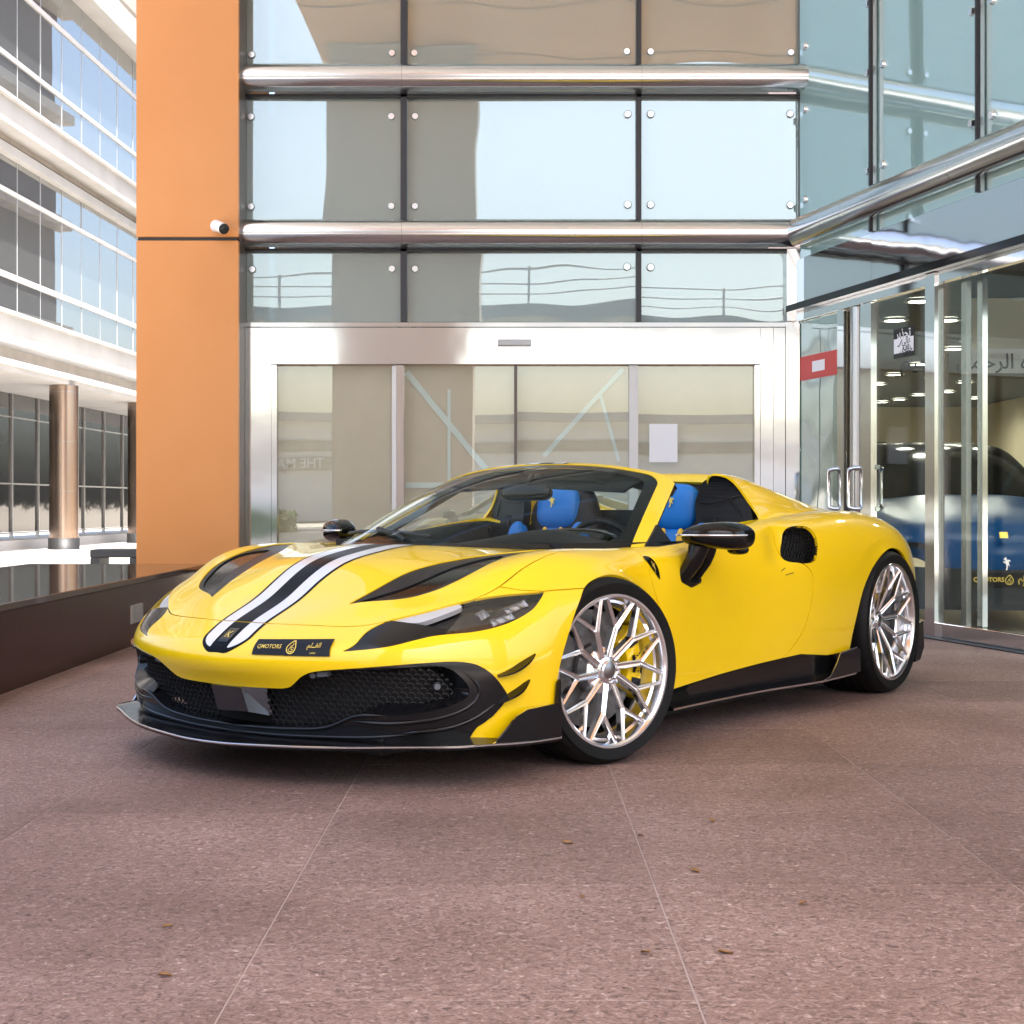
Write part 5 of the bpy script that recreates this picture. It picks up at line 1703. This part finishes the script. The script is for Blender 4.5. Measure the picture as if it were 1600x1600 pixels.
# ---- glass wing on the right
def wpanel(name, t0, t1, z0, z1, mat, off=0., th=.012, parent=None, ch=0):
    p0, p1 = wing(t0, z0, off), wing(t1, z0, off)
    L = (p1 - p0).length
    mb = MB().box(-L / 2, L / 2, -th / 2, th / 2, -(z1 - z0) / 2, (z1 - z0) / 2, ch)
    o = mb.build(name, mat, parent or bld)
    c = (p0 + p1) / 2
    o.location = (c.x, c.y, (z0 + z1) / 2)
    o.rotation_euler = (0, 0, math.atan2(WD.y, WD.x))
    return o
tu = {u: t_of(u) for u in (1263, 1315, 1325, 1350, 1367, 1457, 1472, 1369, 1537, 1600)}
TE = 6.5
zf0, zf1 = 3.06, 9.4
wu = [0.03, tu[1369], tu[1537], 4.45, TE]
wt = [(.001, .006), (.0, -.006), (.002, .004), (0, 0)]
for i in range(4):
    o = wpanel('glass_pane', wu[i] + .012, wu[i + 1] - .012, zf0, zf1, 'wing_glass')
    o.rotation_euler = (wt[i][0], 0, o.rotation_euler[2] + wt[i][1])
    L = (wu[i + 1] - wu[i]) / 2
    for sx in (-1, 1):
        for zz in (Zf(80), Zf(178), Zf(317), 3.35):
            bx = sx * (L - .12)
            MB().tube([(bx, -.03, zz - o.location.z), (bx, -.006, zz - o.location.z)], [.026, .034], 18).build('bolt', 'bolt', o)
for t_ in wu[1:4]:
    wpanel('mullion', t_ - .012, t_ + .012, zf0, zf1, 'mullion', .0, .12)
    wpanel('mullion_edge', t_ + .0125, t_ + .035, zf0, zf1, 'steel_dull', .03, .03)
for t_ in (tu[1369], tu[1537]):          # spider brackets behind the glass
    for zz in (4.55, 3.62):
        m = MB()
        c = wing(t_ + .06, zz, -.09)
        for k_ in range(4):
            a = R(45 + 90 * k_)
            e_ = c + WD * .14 * math.cos(a) + Vector((0, 0, .14 * math.sin(a)))
            m.tube([c, (c + e_) / 2 - WN * .02, e_, e_ + WN * .07], [.016, .013, .011, .011], 8)
        m.build('spider_bracket', 'steel_dull', bld)
wpanel('fascia', 0.02, tu[1369], 2.665, zf0 - .005, 'steel_wavy', .015, .05, ch=.003)
wpanel('fascia', tu[1369] + .002, TE, 2.665, zf0 - .005, 'steel_wavy', .015, .05, ch=.003)
wpanel('track_beam', 0.0, TE, 2.605, 2.662, 'gloss_black', .05, .14)
wpanel('door_header', 0.02, TE, 2.525, 2.603, 'steel', .012, .06)
wpanel('bottom_rail', tu[1367], TE, .012, .112, 'steel', .006, .05, ch=.003)
wpanel('floor_track', 0, TE, .001, .010, 'mullion', .03, .16)
wpanel('fixed_pane', .03, tu[1315], .0, 2.52, 'bottle_glass', .0)
wpanel('door_post', tu[1315], tu[1325], 0, 2.52, 'steel', .01, .06)
for t_, r_ in (((tu[1325] + tu[1350]) / 2, .062),):
    p = wing(t_, 0, -.02)
    MB().tube([p, p + Vector((0, 0, 2.52))], r_, 28).build('round_post', 'steel_dull', bld)
wpanel('door_stile', tu[1350] + .005, tu[1367], 0, 2.52, 'steel', .01, .05)
wpanel('glass_door', tu[1367], tu[1457], .10, 2.52, 'show_glass', .0)
wpanel('door_post', tu[1457], tu[1472], 0.0, 2.603, 'steel', .02, .08, ch=.004)
wpanel('glass_door', tu[1472], TE, .10, 2.52, 'show_glass', .002)
wpanel('inner_stile', t_of(1486), t_of(1494), .1, 2.52, 'steel_dull', -.10, .04)
wpanel('inner_stile', t_of(1499), t_of(1507), .1, 2.52, 'steel', -.16, .04)
for u, off in ((1318, .07), (1350, .07), (1369, -.06)):                     # D-shaped pull handles
    t_ = t_of(u)
    m = MB()
    z0, z1 = at(0, 795, 11.8)[1], at(0, 731, 11.8)[1]
    s_ = 1 if off > 0 else -1
    pts = []
    for k_ in range(7):
        a = R(90 * k_ / 6)
        pts.append(wing(t_, z1 - .03 + .03 * math.sin(a) , s_ * (.02 + .075 - .03 + .03 * math.cos(a))) if False else None)
    A = wing(t_, z1, s_ * .015); B = wing(t_ + .0, z1, s_ * .085); Cc = wing(t_, z0, s_ * .085); D = wing(t_, z0, s_ * .015)
    w_ = WD * (-.09 if u == 1369 else -.10)
    path = [A, A.lerp(B, .6), B + Vector((0, 0, -.012)), B + Vector((0, 0, -.04)), Cc + Vector((0, 0, .04)), Cc + Vector((0, 0, .012)), D.lerp(Cc, .6), D]
    path = [p + w_ * (0 if k_ in (0, 7) else .55 if k_ in (1, 6) else .9 if k_ in (2, 5) else 1) * .9 for k_, p in enumerate(path)]
    m.tube(path, .017, 12)
    m.build('door_handle', 'steel', bld)
# warning sticker on the glass door (dark header, pale body)
st0, st1 = t_of(1398), t_of(1430)
wy = wing((st0 + st1) / 2, 0).y
sk_ = tag(wpanel('door_sticker', st0, st1, at(0, 558, wy)[1], at(0, 512, wy)[1], 'plate_black', .008, .002, parent=None), 'black and white warning sticker on the glass door', 'sticker')
sk_.parent = None
LW, LH = (st1 - st0), at(0, 512, wy)[1] - at(0, 558, wy)[1]
MB().box(-LW / 2 + .006, LW / 2 - .006, -.0025, -.0015, -LH * .34, LH * .16).build('sticker_panel', 'paper', sk_)
def text_flat(body, size, mat, parent, loc, name='lettering', bold=0., sx=1.):
    v, f = text_geo(body, size, bold)
    v = [(p[0] * sx + loc[0], loc[1], p[1] + loc[2]) for p in v]
    return MB().add(v, f).build(name, mat, parent)
text_flat('\ufeae\ufef3\ufeac\ufea4\ufe97', .10, 'paper', sk_, (0, -.004, LH * .30), bold=.002)
for z_, b_ in ((.05, '\ufef2\ufedf\ufe8e\ufecb'), (-.10, '\ufee6\ufee3'), (-.24, '\ufef1\ufeae\ufec4\ufea7')):
    text_flat(b_, .075, 'ink', sk_, (LW * .14, -.004, LH * z_), bold=.001)
m = MB().prism([(-.32, -.10), (-.20, -.06), (-.10, .10), (-.05, .14), (-.10, .02), (-.22, -.13)], lambda p: (p[0] * LW, -.003, p[1] * LH), lambda p: (p[0] * LW, -.004, p[1] * LH))
m.build('sticker_symbol', 'ink', sk_)

# red strip added in place of a red reflection in the fixed pane
nb_ = tag(wpanel('red_reflection', .05, tu[1315] - .02, at(0, 590, 12.5)[1], at(0, 552, 12.5)[1], 'reflected_red', .009, .002), 'red strip standing in for a reflection in the narrow glass pane beside the doors', 'banner')
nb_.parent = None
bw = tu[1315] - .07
MB().box(-bw * .18, bw * .14, -.0022, -.0012, -.045, .045).build('reflection_panel', 'paper', nb_)
# plant added behind the fixed pane in place of reflected foliage
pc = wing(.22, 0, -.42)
pt_ = thing('reflection_plant', 'added green pot plant standing in for foliage reflected in the narrow glass pane', 'plant', (pc.x, pc.y, 0))
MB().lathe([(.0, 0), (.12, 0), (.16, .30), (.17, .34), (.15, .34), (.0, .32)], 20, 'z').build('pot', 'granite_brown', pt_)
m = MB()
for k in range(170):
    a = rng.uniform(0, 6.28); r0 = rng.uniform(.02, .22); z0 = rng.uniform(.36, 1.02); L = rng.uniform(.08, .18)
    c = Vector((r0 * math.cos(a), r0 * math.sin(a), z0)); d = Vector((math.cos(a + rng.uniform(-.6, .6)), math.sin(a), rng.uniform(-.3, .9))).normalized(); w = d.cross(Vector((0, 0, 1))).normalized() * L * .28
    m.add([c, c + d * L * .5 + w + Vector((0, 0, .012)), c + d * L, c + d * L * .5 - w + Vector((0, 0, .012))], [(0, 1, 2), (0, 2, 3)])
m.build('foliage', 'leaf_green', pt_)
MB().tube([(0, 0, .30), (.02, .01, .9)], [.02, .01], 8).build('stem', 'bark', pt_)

# ---- showroom interior behind the wing
def poly_floor(pts, z, name, mat):
    return MB().add([(p[0], p[1], z) for p in pts], [tuple(range(len(pts)))]).build(name, mat, bld)
FP = [wing(.05, 0, -.12), wing(TE, 0, -.12), Vector((15, 6, 0)), Vector((15, 31, 0)), Vector((2.62, 31, 0)), Vector((2.62, 13.0, 0))]
poly_floor(FP, .004, 'showroom_floor', 'show_floor')
poly_floor(FP, 2.95, 'showroom_ceiling', 'dark_ceiling')
MB().box(2.6, 15, 30.6, 30.8, 0, 3).build('back_wall', 'beige_wall', bld)
MB().box(9.4, 9.7, 17.2, 30.6, 0, 2.94).build('partition', 'beige_wall', bld)
MB().box(2.58, 2.7, 13.15, 30.6, 0, 3).build('side_wall', 'beige_wall', bld)
MB().box(14.8, 15, 6, 30.6, 0, 3).build('side_wall', 'beige_wall', bld)
MB().box(4.42, 9.5, 14.4, 14.55, 2.45, 2.94).build('bulkhead_beam', 'beige_wall', bld)
lab = MB().box(at(1505, 0, 14.3)[0], at(1680, 0, 14.3)[0], 14.30, 14.32, at(0, 583, 14.3)[1], at(0, 545, 14.3)[1]).build('banner', 'paper')
tag(lab, 'white banner with black calligraphy hung inside the showroom', 'banner')
text_flat('\ufee2\ufef4\ufea3\ufeae\ufedf\u0627 \ufee6\ufee4\ufea3\ufeae\ufedf\u0627 \u0647\ufee0\ufedf\u0627 \ufee2\ufeb4\ufe91', .20, 'ink', lab, ((at(1505, 0, 14.3)[0] + at(1680, 0, 14.3)[0]) / 2 - .25, 14.296, at(0, 566, 14.3)[1]), bold=.002)
# window slot in the back wall and framed picture
MB().box(at(1395, 0, 30.5)[0], at(1455, 0, 30.5)[0], 30.53, 30.58, at(0, 706, 21.9)[1], at(0, 678, 21.9)[1]).build('daylight_window', 'daylight_panel', bld)
MB().box(at(1460, 0, 30.5)[0], at(1530, 0, 30.5)[0], 30.53, 30.58, at(0, 706, 21.9)[1], at(0, 678, 21.9)[1]).build('daylight_window', 'daylight_panel', bld)
pf = tag(MB().box(at(1368, 0, 30.5)[0], at(1384, 0, 30.5)[0], 30.50, 30.58, at(0, 686, 21.9)[1], at(0, 652, 21.9)[1]).build('framed_picture', 'ink'), 'dark framed picture on the far beige showroom wall', 'picture')
MB().box(at(1370, 0, 30.5)[0], at(1382, 0, 30.5)[0], 30.485, 30.50, at(0, 684, 21.9)[1], at(0, 655, 21.9)[1]).build('picture_print', 'grey_stone', pf)
# lit ceiling lamps
def lamp(x, y):
    t = thing('ceiling_lamp', 'round lit lamp recessed in the dark showroom ceiling behind the glass doors', 'ceiling lamp', (x, y, 2.93), 0, 'lit ceiling lamps inside the showroom')
    MB().lathe([(.0, 0), (.11, 0), (.115, .006)], 24, 'z').build('lamp_disc', 'lamp_on', t)
    MB().lathe([(.112, -.012), (.150, -.010), (.155, .012), (.112, .012)], 24, 'z').build('lamp_ring', 'white_metal', t)
    ld = bpy.data.lights.new('lamp_light', 'SPOT'); ld.energy = 40; ld.color = (1, .92, .78); ld.spot_size = R(160); ld.spot_blend = 1; ld.shadow_soft_size = .12
    lo = bpy.data.objects.new('lamp_light', ld); C.objects.link(lo); lo.parent = t; lo.location = (0, 0, -.03)
for u, v in ((1437, 470), (1490, 545), (1435, 569), (1518, 532), (1397, 585), (1398, 500), (1567, 505), (1590, 470), (1480, 500), (1560, 560), (1435, 617), (1405, 624), (1378, 628), (1523, 622), (1508, 597), (1372, 600), (1460, 590), (1480, 612)):
    Y = (2.93 - CAM_H) * FPX / (HZ - v)
    lamp((u - 800) * Y / FPX, Y)
lamp(4.3, 10.2)  # this lamp and the next are added out of view to brighten the showroom
lamp(5.6, 12.0)
# ---- blue car inside the showroom
def blue_car(loc, rz):
    t = thing('showroom_car', 'dark blue car with black grille and gold lettered plate inside the showroom', 'car', loc, rz)
    # local: x forward, y left, z up; nose at x = 0
    rows = []
    pr_ = [(0.0, .36, .52, .86), (.02, .50, .60, .92), (-.06, .64, .70, .95), (-.25, .80, .80, .97), (-.60, .90, .86, .985), (-1.05, .985, .93, .99), (-1.5, 1.04, .99, .99), (-2.2, 1.02, 1.0, .99), (-3.2, 1.04, 1.02, .99), (-4.3, 1.06, 1.02, .96), (-4.9, .90, .9, .86)]
    for x, zc, ze, w in pr_:
        bow = .30 if x > -.3 else .12 if x > -1 else 0
        rows.append([(x - bow * (k / 4) ** 2 if k < 5 else x - bow, (0, .25, .5, .68, .82, .93, 1.0, .985, .96)[k] * w, (zc, zc, zc + (ze - zc) * .4, ze + .01, ze + .015, ze - .05, (ze + .3) / 2, .34, .22)[k]) for k in range(9)])
    G = loft(rows, 90, 60, 2, symc0=True)
    MF = grid_mesh(G)
    arch = np.hypot(MF[0][:, 0] + .95, MF[0][:, 2] - .36) - .39
    MF = clip(MF, np.where(MF[0][:, 1] > .6, arch, 1))
    piece('body', both(MF), 'blue_paint', t, rim=.01)
    # cabin
    rows = []
    for s, (x, z, w) in enumerate(((-1.42, 1.02, .80), (-1.80, 1.26, .74), (-2.2, 1.46, .66), (-2.75, 1.535, .62), (-3.6, 1.50, .61), (-4.5, 1.05, .70))):
        rows.append([(x - (.30 if s < 3 else .05) * (k / 3) ** 2 * .8, w * (0, .4, .75, 1, 1.12)[k], z - (0, .005, .02, .07, .30)[k]) for k in range(5)])
    G2 = loft(rows, 60, 30, 1, symc0=True)
    M2 = grid_mesh(G2)
    fw_ = lambda M: np.minimum(M[:, 0] + 2.24 + .25 * np.abs(M[:, 1]) ** 2, 1)
    piece('windscreen', both(clip(M2, fw_(M2[0]))), 'gloss_black', t, rim=0)
    piece('roof', both(clip(M2, -fw_(M2[0]))), 'gloss_black', t, rim=0)
    # lower nose: black intakes, number plate, lamps
    m = MB()
    for i in range(1):
        V = []
        ys_ = np.linspace(-.90, .90, 25)
        for (dz, dx) in ((.49, .035), (.40, .05), (.27, .04), (.16, .06)):
            for y in ys_:
                V.append((dx - .30 * (abs(y) / .93) ** 2.4 + (.0 if dz > .3 else .01), y, dz - .03 * (1 - abs(y)) * (dz > .45)))
        m.add(V, [(j * 25 + i, j * 25 + i + 1, (j + 1) * 25 + i + 1, (j + 1) * 25 + i) for j in range(3) for i in range(24)], True)
    m.build('lower_grille', 'satin_black', t)
    po = MB().box(.066, .074, -.26, .26, .335, .445, .002).build('number_plate', 'plate_black', t)
    def pt(v, ox, oz, s): return [(.0755, -(-p[0]) * 1 + ox, p[1] + oz) for p in v]
    for body, size, ox, oz in (('QMOTORS', .046, -.135, .39), ('\ufee2\ufee0\u0640\u0640\ufed8\ufedf\u0627', .058, .15, .397), ('\ufeaf\ufead\ufeee\ufe97\ufeee\ufee3', .03, .15, .36)):
        v, f = text_geo(body, size, .0015)
        MB().add([(.0755, p[0] + ox, p[1] + oz) for p in v], f).build('plate_lettering', 'gold', po)
    drop_logo(lambda x, y: (.0757, .015 + x * .08, .39 + y * .08), 'gold', po)
    MB().prism([(a * .075, b * .10) for a, b in HORSE], lambda p: (.058, p[0], p[1] + .51), lambda p: (.066, p[0], p[1] + .51)).build('horse_emblem', 'silver_edge', t)
    MB().prism([(-.03, .70), (.03, .70), (.03, .745), (-.03, .745)], lambda p: (-.035 - (p[1] - .7) * .5, p[0], p[1]), lambda p: (-.02 - (p[1] - .7) * .5, p[0], p[1])).build('nose_badge', 'gold', t)
    for sg in (1, -1):
        m = MB().prism([(.46, .60), (.86, .655), (.90, .69), (.62, .665), (.46, .63)], lambda p: (.04 - .34 * (p[0] / .93) ** 2.2 - .06, sg * p[0], p[1]), lambda p: (.04 - .34 * (p[0] / .93) ** 2.2 + .03, sg * p[0], p[1]))
        m.build('headlamp', 'gloss_black', t)
        m = MB().lathe([(.0, .0), (.25, 0), (.27, -.01), (.36, -.02), (.37, -.06), (.37, -.24), (.25, -.24)], 40)
        wo = m.build('wheel', 'rubber', t); wo.location = (-.95, sg * .985, .37)
        if sg < 0:
            wo.rotation_euler = (0, 0, math.pi)
        rr_ = MB()
        for k_ in range(10):
            a = 2 * math.pi * k_ / 10
            rr_.bar((.05 * math.cos(a), .006, .05 * math.sin(a)), (.26 * math.cos(a), .006, .26 * math.sin(a)), .03, .02, (0, 1, 0))
        rr_.build('rim', 'alloy_dark', wo)
    return t
bx_ = (1570 - 800) * 11.25 / FPX
blue_car((bx_, 11.25, 0), math.atan2(-.985, -.08))

# ================================================================= PORTICO (over and behind the camera)
por = thing('portico', 'orange clad canopy on a wide column that shades the forecourt', 'canopy')
MB().box(-3.57, 16, -4.0, 1.6, 9.67, 10.4).build('canopy_roof', 'orange_soffit', por)
MB().box(-3.57, 16, 1.603, FY - .02, 9.70, 10.4).build('bounce_soffit', 'bounce_white', por)  # pale inner soffit added to bounce neutral light onto the car
for i in range(5):
    MB().box(-3.565, 16, -3.2 + i * 3.2, -3.18 + i * 3.2, 9.662, 9.675).build('soffit_joint', 'dark_joint', por)
MB().box(-3.3, -.87, -3.6, -2.4, 0, 9.66, .01).build('column', 'column_clad', por)
MB().box(9, 11.4, -3.6, -2.4, 0, 9.66, .01).build('column', 'column_clad', por)

# ================================================================= CCTV CAMERA ON THE PILLAR
cx_, cz_ = at(337, 352, PY - .03)
cc = thing('security_camera', 'small white security camera mounted on the orange pillar', 'security camera', (cx_, PY, cz_))
MB().tube([(0, -.001, 0), (0, -.022, 0)], [.052, .046], 28).build('wall_plate', 'white_plastic', cc)
dv_ = Vector((.55, -.75, -.32)).normalized()
b0 = Vector((.01, -.05, -.005))
MB().tube([(0, -.02, 0), b0, b0 + dv_ * .03], .018, 14).build('camera_arm', 'white_plastic', cc)
m = MB().tube([b0 + dv_ * .0, b0 + dv_ * .01, b0 + dv_ * .145, b0 + dv_ * .15], [.040, .046, .046, .044], 28)
m.build('camera_body', 'white_plastic', cc)
m = MB().tube([b0 + dv_ * .1502, b0 + dv_ * .158, b0 + dv_ * .1585], [.0455, .0445, .036], 28); m.build('camera_face', 'lens_black', cc)
MB().tube([b0 + dv_ * .1586, b0 + dv_ * .162], [.02, .017], 20).build('camera_lens', 'lens_black', cc)

# ================================================================= LOW GRANITE WALL AND BENCH
pw = thing('planter_wall', 'low polished dark brown granite wall beside the yellow car', 'wall')
XW = -2.556
zt = .456
segs = [1.2, 3.2, 5.2, 7.25, 9.4, 10.3, 11.2, 12.56]
for a, b in zip(segs[:-1], segs[1:]):
    MB().box(XW - .03, XW, a + .001, b - .001, .0, zt - .042, .002).build('granite_panel', 'granite_brown', pw)
    MB().box(px0 - .9 if b < 12 else px0 - .9, XW + .012, a + .001, b - .001, zt - .040, zt, .004).build('coping_slab', 'granite_top', pw)
MB().box(px0 - .88, XW - .031, 1.2, 12.56, 0, zt - .041).build('wall_core', 'grey_stone', pw)
# small louvred vent set in the wall
vy0, vy1 = 10.02, 10.32
ve = MB().box(XW - .002, XW + .008, vy0, vy1, .15, .275, .002).build('wall_vent', 'grey_stone', pw)
for i in range(7):
    z = .163 + i * .0165
    MB().box(XW + .008, XW + .016, vy0 + .015, vy1 - .015, z, z + .008).build('vent_slat', 'vent_white', ve)
bn = thing('bench', 'black square-framed bench behind the granite wall', 'bench', (-4.35, 16.9, 0))
MB().box(-.36, .55, -.2, .2, .36, .452, .008).build('seat', 'bench_black', bn)
MB().box(-.36, -.255, -.2, .2, 0, .359, .006).build('leg', 'bench_black', bn)
MB().box(.08, .19, -.2, .2, 0, .359, .006).build('leg', 'bench_black', bn)

# ================================================================= OFFICE BUILDING ON THE LEFT
ob = thing('office_building', 'white banded office block with ribbon windows and polished columns', 'building')
FX = lambda Y: -8.8 + .049 * (Y - 25.8) - .0016 * max(0, 25.0 - Y) ** 2
Ys = list(np.linspace(15, 46, 32))
def band(z0, z1, out, mat, name, back=.6, y0=15, y1=46, parent=None, step=1.0):
    yy = np.arange(y0, y1 + 1e-6, step)
    V = []
    for y in yy:
        V += [(FX(y) + out, y, z0), (FX(y) + out, y, z1), (FX(y) - back, y, z1), (FX(y) - back, y, z0)]
    f = [(i * 4 + j, i * 4 + (j + 1) % 4, i * 4 + 4 + (j + 1) % 4, i * 4 + 4 + j) for i in range(len(yy) - 1) for j in range(4)]
    f += [(0, 1, 2, 3), tuple(len(V) - 4 + q for q in (3, 2, 1, 0))]
    return MB().add(V, f).build(name, mat, parent or ob)
def zl(v, o=0.):      # height on the facade of the photo's left edge at pixel row v, for a face standing o proud
    return CAM_H + (HZ - v) * 25.71 * (1 - o / 10.064) / FPX
def vb(v1, v0, out, mat, name, back=.6):
    return band(zl(v1, out), zl(v0, out), out, mat, name, back)
vb(184, 139, .42, 'white_stone', 'cornice')
vb(138.8, 133, .50, 'white_stone', 'cornice_lip')
vb(214, 176, .06, 'grey_stone', 'recess_band')
vb(230, 215.5, .16, 'white_stone', 'sill_band')
vb(531, 484, .42, 'white_stone', 'cornice')
vb(483.8, 478, .50, 'white_stone', 'cornice_lip')
vb(556, 520, .06, 'grey_stone', 'recess_band')
vb(566, 556.5, .75, 'white_metal', 'soffit_edge')
vb(576, 566.5, .70, 'white_stone', 'soffit', back=2.6)
for v0, v1 in ((294, 287), (429, 420), (79, 72), (-38, -46)):
    vb(v0, v1, .03, 'white_metal', 'window_rail', .1)
vb(-150, -200, .42, 'white_stone', 'cornice')
vb(-210, -330, .1, 'grey_stone', 'parapet')
mull = [15.2 + 1.13 * i for i in range(27)]
prows = [(481, 429), (420, 294), (287, 229), (137, 79), (72, -38), (-46, -150)]
gm = {}
for k, (v0, v1) in enumerate(prows):
    for i in range(len(mull) - 1):
        a, b = mull[i], mull[i + 1]
        pa, pb = Vector((FX(a), a, 0)), Vector((FX(b), b, 0))
        z0, z1 = zl(v0), zl(v1)
        V = [(0, 0, 0), (pb.x - pa.x, b - a, 0), (pb.x - pa.x, b - a, z1 - z0), (0, 0, z1 - z0)]
        V += [(x - .012, y, z) for x, y, z in V]
        o = MB().add(V, [(0, 1, 2, 3), (7, 6, 5, 4), (0, 4, 5, 1), (1, 5, 6, 2), (2, 6, 7, 3), (3, 7, 4, 0)]).build('window_pane', 'office_glass', ob)
        o.location = (pa.x + rng.uniform(-.003, .003), a, z0)
        o.rotation_euler = (0, rng.uniform(-.002, .002), rng.uniform(-.004, .004))
        MB().add([(.006, -.010, 0), (.006, .010, 0), (.006, .010, z1 - z0), (.006, -.010, z1 - z0), (-.05, -.010, 0), (-.05, .010, 0), (-.05, .010, z1 - z0), (-.05, -.010, z1 - z0)],
                 [(0, 1, 2, 3), (0, 3, 7, 4), (1, 5, 6, 2)]).build('window_mullion', 'window_seal', o)
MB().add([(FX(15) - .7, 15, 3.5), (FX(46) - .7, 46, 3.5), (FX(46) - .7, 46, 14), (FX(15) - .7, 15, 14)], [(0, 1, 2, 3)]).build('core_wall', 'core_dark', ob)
# ground floor: shop glass with frames, polished columns, plinth
sx = -1.15
for i in range(22):
    a, b = 15.2 + 1.4 * i, 15.2 + 1.4 * (i + 1)
    for z0, z1 in ((.42, 1.35), (1.38, 2.65), (2.68, 3.3)):
        V = [(FX(a) + sx, a + .02, z0), (FX(b) + sx, b - .02, z0), (FX(b) + sx, b - .02, z1), (FX(a) + sx, a + .02, z1)]
        V += [(x - .02, y, z) for x, y, z in V]
        MB().add(V, [(0, 1, 2, 3), (7, 6, 5, 4), (0, 4, 5, 1), (1, 5, 6, 2), (2, 6, 7, 3), (3, 7, 4, 0)]).build('shop_pane', 'store_glass', ob)
    MB().box(FX(a) + sx - .03, FX(a) + sx + .04, a - .02, a + .02, .3, 3.35).build('shop_mullion', 'steel_dull', ob)
for z in (.40, 1.365, 2.665):
    band(z - .014, z + .014, sx + .03, 'steel_dull', 'shop_rail', -sx + .05)
band(0, .30, -.35, 'white_stone', 'plinth', back=2, y0=15, y1=46)
for u in (100, 219, -40):
    Y = (8.8 + 1.264 - .55) / ((800 - u) / FPX + .049)
    x = (u - 800) * Y / FPX
    co = MB().lathe([(.26, .34), (.26, 3.125)], 48, 'z').build('column', 'reflection_tint_steel', ob)
    co.location = (x, Y, 0)
    for zr in (1.2, 2.1, 3.0):
        MB().lathe([(.2612, zr - .006), (.2612, zr + .006)], 48, 'z').build('column_joint', 'steel_dull', co)
    MB().lathe([(.285, 0.0), (.285, .345), (.0, .345)], 12, 'z').build('column_base', 'bench_black', co)
# low kerb steps in front of the shops
st = tag(MB().box(-9.2, -7.6, 15, 46, -.02, .14).build('step', 'white_stone'), kind='structure')

# ================================================================= FALLEN LEAVES
lf = []
for k in range(3):
    V, n_ = [], 9
    L, W = .024 + .004 * k, .007 + .002 * k
    for i in range(n_):
        s_ = i / (n_ - 1)
        w = W * math.sin(math.pi * s_ ** .8) + .0006
        zc = .001 + .003 * math.sin(2.6 * s_ + k)
        V += [((s_ - .5) * L, -w, zc + .005), ((s_ - .5) * L, 0, zc), ((s_ - .5) * L, w, zc + .004)]
    me = MB().add(V, [(i * 3 + j, i * 3 + j + 1, i * 3 + 4 + j, i * 3 + 3 + j) for i in range(n_ - 1) for j in range(2)]).mesh('fallen_leaf')
    me.materials.append(MATS['leaf_dry']); lf.append(me)
spots = [(262, 1451), (258, 1527), (887, 1318), (1001, 1308), (1112, 1284), (1087, 1362), (909, 1405), (1008, 1491), (1134, 1490), (1255, 1414)]
for k, (u, v) in enumerate(spots):
    Y = CAM_H * FPX / (v - HZ)
    o = bpy.data.objects.new('fallen_leaf', lf[k % 3]); C.objects.link(o)
    o.location = ((u - 800) * Y / FPX, Y, .001)
    o.rotation_euler = (rng.uniform(-.15, .15), rng.uniform(-.1, .1), rng.uniform(0, 6.28))
    tag(o, 'small dry brown leaf lying on the granite paving in front of the car', 'leaf', 'dry leaves scattered on the paving')

# ================================================================= ACROSS THE ROAD (seen only as reflections)
far = thing('street_block', 'pale low office block across the road behind the camera', 'building')
MB().box(-46, 34, -60, -44, 0, 4.6).build('wall', 'far_wall', far)
MB().box(-45, 33, -43.98, -43.9, 3.2, 3.7).build('window_band', 'grey_stone', far)
MB().box(-14.5, -6.0, -43.98, -43.85, 2.35, 2.95).build('sign_board', 'grey_stone', far)
v_, f_ = text_geo('THE MATT', .62, .006)
MB().add([(-9.9 - p[0], -43.83, p[1] + 2.66) for p in v_], f_).build('sign_lettering', 'white_plastic', far)
MB().box(-46.4, 34.4, -60.4, -43.4, 4.6, 5.0).build('parapet', 'white_stone', far)

tw = thing('neighbour_tower', 'dark tall neighbouring building mirrored in the office windows', 'building')
MB().box(-2, 14, 32, 44.4, 0, 22).build('wall', 'far_wall_dark', tw)
for k in range(6):
    MB().box(-2.5, -1.99, 32, 44.7, 2.8 + k * 3.2, 3.1 + k * 3.2, .02).build('balcony_slab', 'grey_stone', tw)

fb = thing('footbridge', 'white raised walkway with thin railings mirrored in the lower glass front', 'bridge')
V = []
for i in range(41):
    x = -40 + 2 * i
    z = 7.0 + .0016 * (x + 6) ** 2 * 0 + .5 * math.sin((x + 30) / 14)
    V += [(x, -27, z), (x, -27, z + .55), (x, -30, z + .55), (x, -30, z)]
MB().add(V, [(i * 4 + j, i * 4 + (j + 1) % 4, i * 4 + 4 + (j + 1) % 4, i * 4 + 4 + j) for i in range(40) for j in range(4)]).build('deck', 'white_stone', fb)
for rz_ in (.95, 1.3, 1.65):
    MB().tube([(-40 + 2 * i, -27.1, 7.0 + .5 * math.sin((-10 + 2 * i) / 14) + rz_) for i in range(41)], .03, 6).build('railing', 'white_metal', fb)
for i in range(20):
    x = -40 + 4 * i; z = 7.0 + .5 * math.sin((x + 30) / 14)
    MB().box(x - .05, x + .05, -27.15, -27.05, z + .5, z + 1.7).build('railing_post', 'white_metal', fb)

hg = thing('hedge', 'low bright green hedge mirrored in the polished door jamb', 'hedge')
m = MB()
for k in range(2600):
    c = Vector((rng.uniform(-9.5, -5.4), rng.uniform(-13.2, -11.8), rng.uniform(.02, .72)))
    d = Vector(rng.normal(size=3)).normalized() * .11; w = d.cross(Vector(rng.normal(size=3))).normalized() * .045
    m.add([c - d, c + w, c + d, c - w], [(0, 1, 2, 3)])
m.build('foliage', 'leaf_green', hg)
